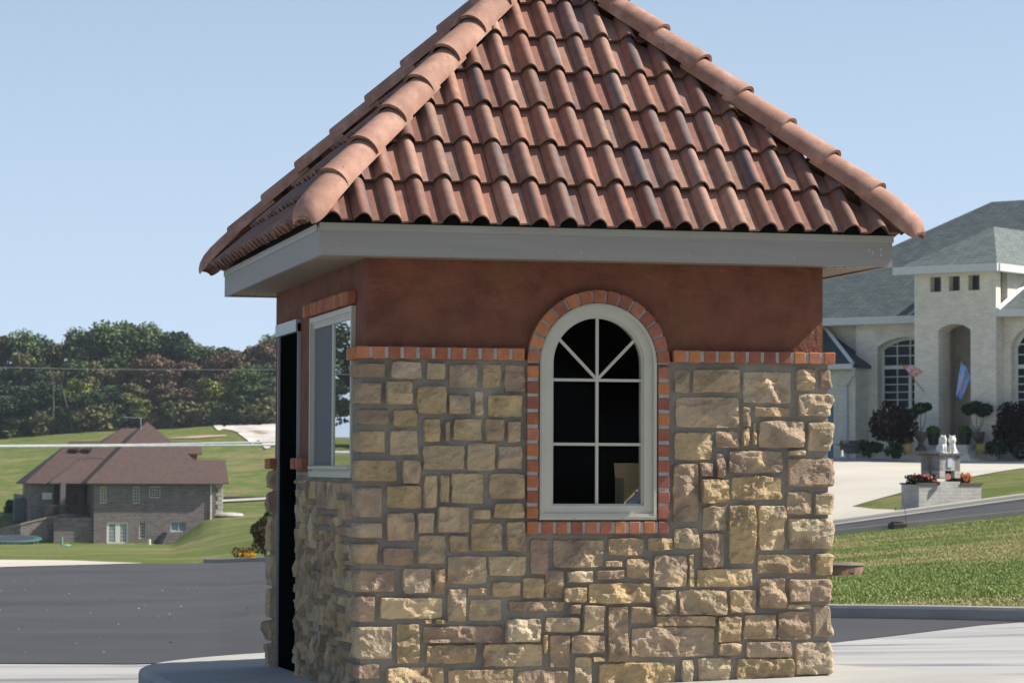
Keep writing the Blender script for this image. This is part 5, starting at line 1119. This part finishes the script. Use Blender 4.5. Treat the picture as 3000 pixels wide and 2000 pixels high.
# ---------------------------------------------------------------- wood on the hill
GRN = [(0.1018, 0.1425, 0.0611), (0.1289, 0.1696, 0.0746), (0.0746, 0.1086, 0.0515)]; OLV = [(0.1832, 0.1764, 0.0746), (0.1493, 0.1561, 0.0678), (0.2035, 0.1832, 0.095)]; RUS = [(0.2035, 0.1289, 0.0882), (0.1696, 0.1153, 0.0814), (0.1425, 0.1289, 0.0746)]; YEL = [(0.2714, 0.2646, 0.0746), (0.2035, 0.2307, 0.0678), (0.1357, 0.19, 0.0543)]; DKB = [(0.0678, 0.1086, 0.0611), (0.0882, 0.1357, 0.0678), (0.0543, 0.0842, 0.0515)]
def tree_mesh(cols, h, w_, seed, n=7600, sz=.33, low=.12):
    rr = np.random.default_rng(seed); cr_ = NB(); L = 17; lob = []
    for k in range(L):
        z = h*(low+.12+(.80-low)*((k+.5)/L)); wr = w_*.5*math.sin(min(1, (1-z/h)*1.5+.28)*PI/2)*rr.uniform(.55, .95); a = rr.uniform(0, 2*PI); lob.append((wr*math.cos(a)*rr.uniform(.3, .85), wr*math.sin(a)*rr.uniform(.3, .85), z, rr.uniform(.10, .26)*w_))
    lob.append((0, 0, h*.88, w_*.17)); lob.append((rr.uniform(-.1, .1)*w_, 0, h*.6, w_*.27))
    for i, (x, y, z, r) in enumerate(lob):
        m_ = n//len(lob); d = rr.normal(size=(m_, 3)); d /= np.linalg.norm(d, axis=1)[:, None]; q = rr.uniform(.45, 1.08, m_)*r; p = np.array([x, y, z])+d*q[:, None]*np.array([1, 1, .8])
        c = np.array(cols)*rr.uniform(.75, 1.25); leaves(cr_, p, sz, c, rr)
    tr = NB(); lean = rr.uniform(-.03, .03)*h; tr.tube([(0, 0, -.5), (lean*.4, 0, h*.35), (lean, 0, h*.8)], [.32, .22, .07], 8)
    for k in range(9):
        z = h*rr.uniform(.3, .75); x, y, zz_, r = lob[rr.integers(len(lob))]; tr.tube([(lean*z/h, 0, z), (x*.6, y*.6, (z+zz_)/2), (x, y, zz_)], [.11, .07, .03], 5)
    return cr_, tr
protos = {}
def mk_proto(key, cols, h, w_, seed, **k):
    c, t = tree_mesh(cols, h, w_, seed, **k); co = c.build('crown', m_leaf); to = t.build('trunk', m_bark); protos[key] = (co.data, to.data)
    bpy.data.objects.remove(co); bpy.data.objects.remove(to)
for i in range(2):
    mk_proto(('g', i), GRN, 18, 11, 100+i); mk_proto(('o', i), OLV, 15, 9, 120+i); mk_proto(('r', i), RUS, 14, 9, 140+i); mk_proto(('d', i), DKB, 16, 10, 160+i)
mk_proto(('y', 0), YEL, 12, 8, 180, low=.0); mk_proto(('y', 1), YEL, 10, 8, 181, low=.0)
mk_proto(('b', 0), GRN, 4.2, 5.5, 190, n=2200, sz=.3, low=-.1); mk_proto(('b', 1), OLV, 3.4, 5, 191, n=2200, sz=.3, low=-.1)
kn = {'g': ('leafy green', 'green_tree'), 'o': ('olive green', 'olive_tree'), 'r': ('brown red autumn', 'autumn_tree'), 'd': ('dark blue green', 'dark_tree'), 'y': ('yellow green', 'yellow_tree'), 'b': ('bushy undergrowth', 'bush')}
rt = random.Random(11)
def place(kind, px, v, top=None, h=None, lab=None, grp='trees of the wood on the hill', sw=1.):
    """top: photo row the crown reaches"""
    base = gnd(px, v); i = rt.randint(0, 1); nat = {'g': 18, 'o': 15, 'r': 14, 'd': 16, 'y': 12 if i == 0 else 10, 'b': 4.2 if i == 0 else 3.4}[kind]
    hh = h if h else (P(px, top, v)[2]-base[2]); sc = hh/nat*1.0
    name = kn[kind][1]; t = bpy.data.objects.new(name, None); scene.collection.objects.link(t); t.location = base; t.rotation_euler = (0, 0, rt.uniform(0, 6.28)); wq = min(1.5, max(.8, sc))*sw*rt.uniform(.95, 1.15); t.scale = (wq, wq, sc)
    tag(t, lab, 'bush' if kind == 'b' else 'tree', grp)
    for nm, me in zip(('crown', 'trunk'), protos[(kind, i)]):
        o = bpy.data.objects.new(nm, me); scene.collection.objects.link(o); o.parent = t
    return t
# skyline row (photo column, kind, top row)
sky_row = [(-60, 'o', 985), (25, 'o', 978), (78, 'g', 974), (128, 'o', 1000), (172, 'o', 1002), (240, 'g', 965), (292, 'g', 950), (345, 'g', 952), (372, 'd', 944), (418, 'g', 948), (466, 'g', 968), (505, 'd', 972), (545, 'd', 990), (592, 'g', 1012), (640, 'd', 1018), (682, 'g', 1028), (730, 'r', 1020), (768, 'r', 1002), (815, 'g', 984), (880, 'o', 975)]
ordn = ['first', 'second', 'third', 'fourth', 'fifth', 'sixth', 'seventh', 'eighth', 'ninth', 'tenth', 'eleventh', 'twelfth', 'thirteenth', 'fourteenth', 'fifteenth', 'sixteenth', 'seventeenth', 'eighteenth', 'nineteenth', 'twentieth']
for i, (px, kd, tp) in enumerate(sky_row): place(kd, px, 452+rt.uniform(-4, 6), top=tp-4, lab=f'{kn[kd][0]} tree on the skyline of the wood, {ordn[i]} from the left')
mid_row = [(-40, 'd', 1100), (15, 'd', 1075), (62, 'o', 1030), (100, 'd', 1060), (150, 'o', 1085), (195, 'y', 1095), (232, 'g', 1060), (268, 'o', 1055), (310, 'r', 1085), (352, 'o', 1080), (392, 'r', 1058), (440, 'r', 1042), (486, 'r', 1050), (530, 'r', 1062), (575, 'o', 1072), (622, 'r', 1040), (662, 'r', 1030), (705, 'o', 1060), (748, 'g', 1070), (800, 'g', 1065)]
for i, (px, kd, tp) in enumerate(mid_row): place(kd, px, 440+rt.uniform(-3, 3), top=tp-4, lab=f'{kn[kd][0]} tree in the middle of the wood, {ordn[i]} from the left')
low_row = [(-30, 'd', 1150), (8, 'd', 1160), (60, 'd', 1130), (92, 'o', 1140), (130, 'd', 1120), (172, 'd', 1150), (215, 'y', 1110), (262, 'd', 1150), (300, 'd', 1140), (340, 'd', 1130), (378, 'o', 1120), (420, 'y', 1170), (470, 'r', 1130), (520, 'o', 1150), (556, 'r', 1140), (600, 'y', 1110), (645, 'y', 1120), (690, 'y', 1085), (735, 'g', 1085), (790, 'd', 1110)]
for i, (px, kd, tp) in enumerate(low_row): place(kd, px, 431+rt.uniform(-2, 2), top=tp-3, lab=f'{kn[kd][0]} tree at the front edge of the wood, {ordn[i]} from the left')
for i in range(20):
    px = -50+i*46+rt.uniform(-10, 10); place('b', px, 428+rt.uniform(-1, 1), h=rt.uniform(2.2, 4.0), lab=f'low bushy undergrowth below the wood, {ordn[i]} from the left', grp='undergrowth below the wood', sw=1.3)
# bare pale trunks at the edge
for px, pt, pb, v, lab in ((154, 1090, 1272, 426, 'straight bare pale trunk in front of the wood, left of the forked one'), (207, 1200, 1266, 426, 'forked pale trunk at the edge of the wood')):
    b = gnd(px, v); s = NB(); tp = P(px, pt, v); s.tube([b-(0, 0, .5), (b+tp)/2+np.array([.2, 0, 0]), tp], [.15, .11, .04], 7)
    if px == 207: s.tube([(b*.6+tp*.4), tp+np.array([1.6, 0, 2.5])], [.14, .06], 6); s.tube([(b*.4+tp*.6), tp+np.array([-1.5, 0, 4.])], [.13, .05], 6)
    tag(s.build('bare_trunk', mat('pale_bark', (.12, .105, .09), .9, .2)), lab, 'tree')
# trees left of the view (they show in the side window) and dark trees added behind the camera so the panes mirror dark
ordn2 = ordn+['twenty-first', 'twenty-second', 'twenty-third', 'twenty-fourth', 'twenty-fifth', 'twenty-sixth']
for i in range(26):
    px = -4300+i*165; kd = rt.choice('gdorg'); place(kd, px, 425+rt.uniform(-12, 14), h=rt.uniform(16, 23), lab=f'{ordn2[i]} tree from the far left in the wood beyond the frame', grp='trees of the wood left of the view', sw=1.4)
for k, (x, y) in enumerate(((9, -47), (17, -50), (24, -47), (13, -56))):
    c, t = protos[('d', k % 2)]; q = bpy.data.objects.new('dark_tree', None); scene.collection.objects.link(q); q.location = (x, y, CAM[2]-1.5); q.scale = (1.2, 1.2, 1.1); tag(q, f'dark tree added behind the camera to darken the pane reflections, {ordn[k]} of the four', 'tree', 'trees added behind the camera for the reflections')
    for nm, me in (('crown', c), ('trunk', t)): o = bpy.data.objects.new(nm, me); scene.collection.objects.link(o); o.parent = q

# ---------------------------------------------------------------- grass blades on the near lawn
def blades(n, pa, pb, va, vb, hgt, seed, bounds=None):
    rr = np.random.default_rng(seed); v = np.sqrt(rr.uniform(va**2, vb**2, n)); px = rr.uniform(pa, pb, n); ok = v > kerb_v(px)+.25/1.
    v = v[ok]; px = px[ok]; b = gnd(px, v); n = len(b); b[:, 2] += .0
    dry = fbm(b[:, 0]*.22, b[:, 1]*.30, 5, 4); dry = np.clip((dry-.485)*9, 0, 1)*(rr.random(n) < .85); patch = vnoise(b[:, 0]*2.2, b[:, 1]*2.2, 8)
    h = hgt*rr.uniform(.5, 1.3, n)*(1-.35*dry)*(.7+.6*patch); a = rr.uniform(0, 2*PI, n); w_ = .0035+.00011*v; lean = rr.uniform(-.8, .8, (n, 2))*h[:, None]
    d = np.stack([np.cos(a), np.sin(a), 0*a], -1)*w_[:, None]; tip = b+np.stack([lean[:, 0], lean[:, 1], h], -1)
    V = np.stack([b-d, b+d, tip], 1).reshape(-1, 3); g = np.array([(.20, .29, .065), (.26, .35, .09), (.16, .24, .05), (.38, .42, .18)])[rr.integers(4, size=n)]*rr.uniform(.75, 1.25, n)[:, None]; dr = np.array([.60, .48, .26])
    c = g*(1-dry[:, None]*.8)+dr*dry[:, None]*.8; s = NB(); s.add(V, np.arange(3*n).reshape(n, 3), np.repeat(c, 3, 0)); return s
s = blades(300000, 2330, 3250, 28, 75, .026, 3); tag(s.build('lawn_grass', m_blade), 'short green lawn with dry straw patches right of the booth', 'grass', kind='stuff')
# loose stones on the asphalt
s = NB(); rr = np.random.default_rng(21)
for k in range(70):
    v = rr.uniform(21.5, 50)**1.; px = rr.uniform(-100, 860); p = gnd(px, v, .03+.0006*v); r = rr.uniform(.003, .010); s.box(p[0]-r, p[0]+r, p[1]-r*.8, p[1]+r*.8, p[2]-r*.3, p[2]+r*.8, col=(1, 1, 1), jit=r*.4)
tag(s.build('loose_gravel', mat('pebble', (.42, .36, .28), .9)), 'scattered pale pebbles on the asphalt', 'gravel', kind='stuff')

# ---------------------------------------------------------------- air
hm = bpy.data.materials.new('air'); hm.use_nodes = True; hn = hm.node_tree.nodes; hn.clear(); ho = hn.new('ShaderNodeOutputMaterial'); hv = hn.new('ShaderNodeVolumePrincipled')
hv.inputs['Color'].default_value = (.80, .88, 1, 1); hv.inputs['Density'].default_value = .00012; hv.inputs['Anisotropy'].default_value = .2; hm.node_tree.links.new(hv.outputs[0], ho.inputs['Volume'])
hzb = NB(); hzb.box(-900, 900, -900, 900, -9.5, 34); hob = hzb.build('haze', hm); tag(hob, 'thin blue haze over the whole valley', 'haze', kind='stuff')
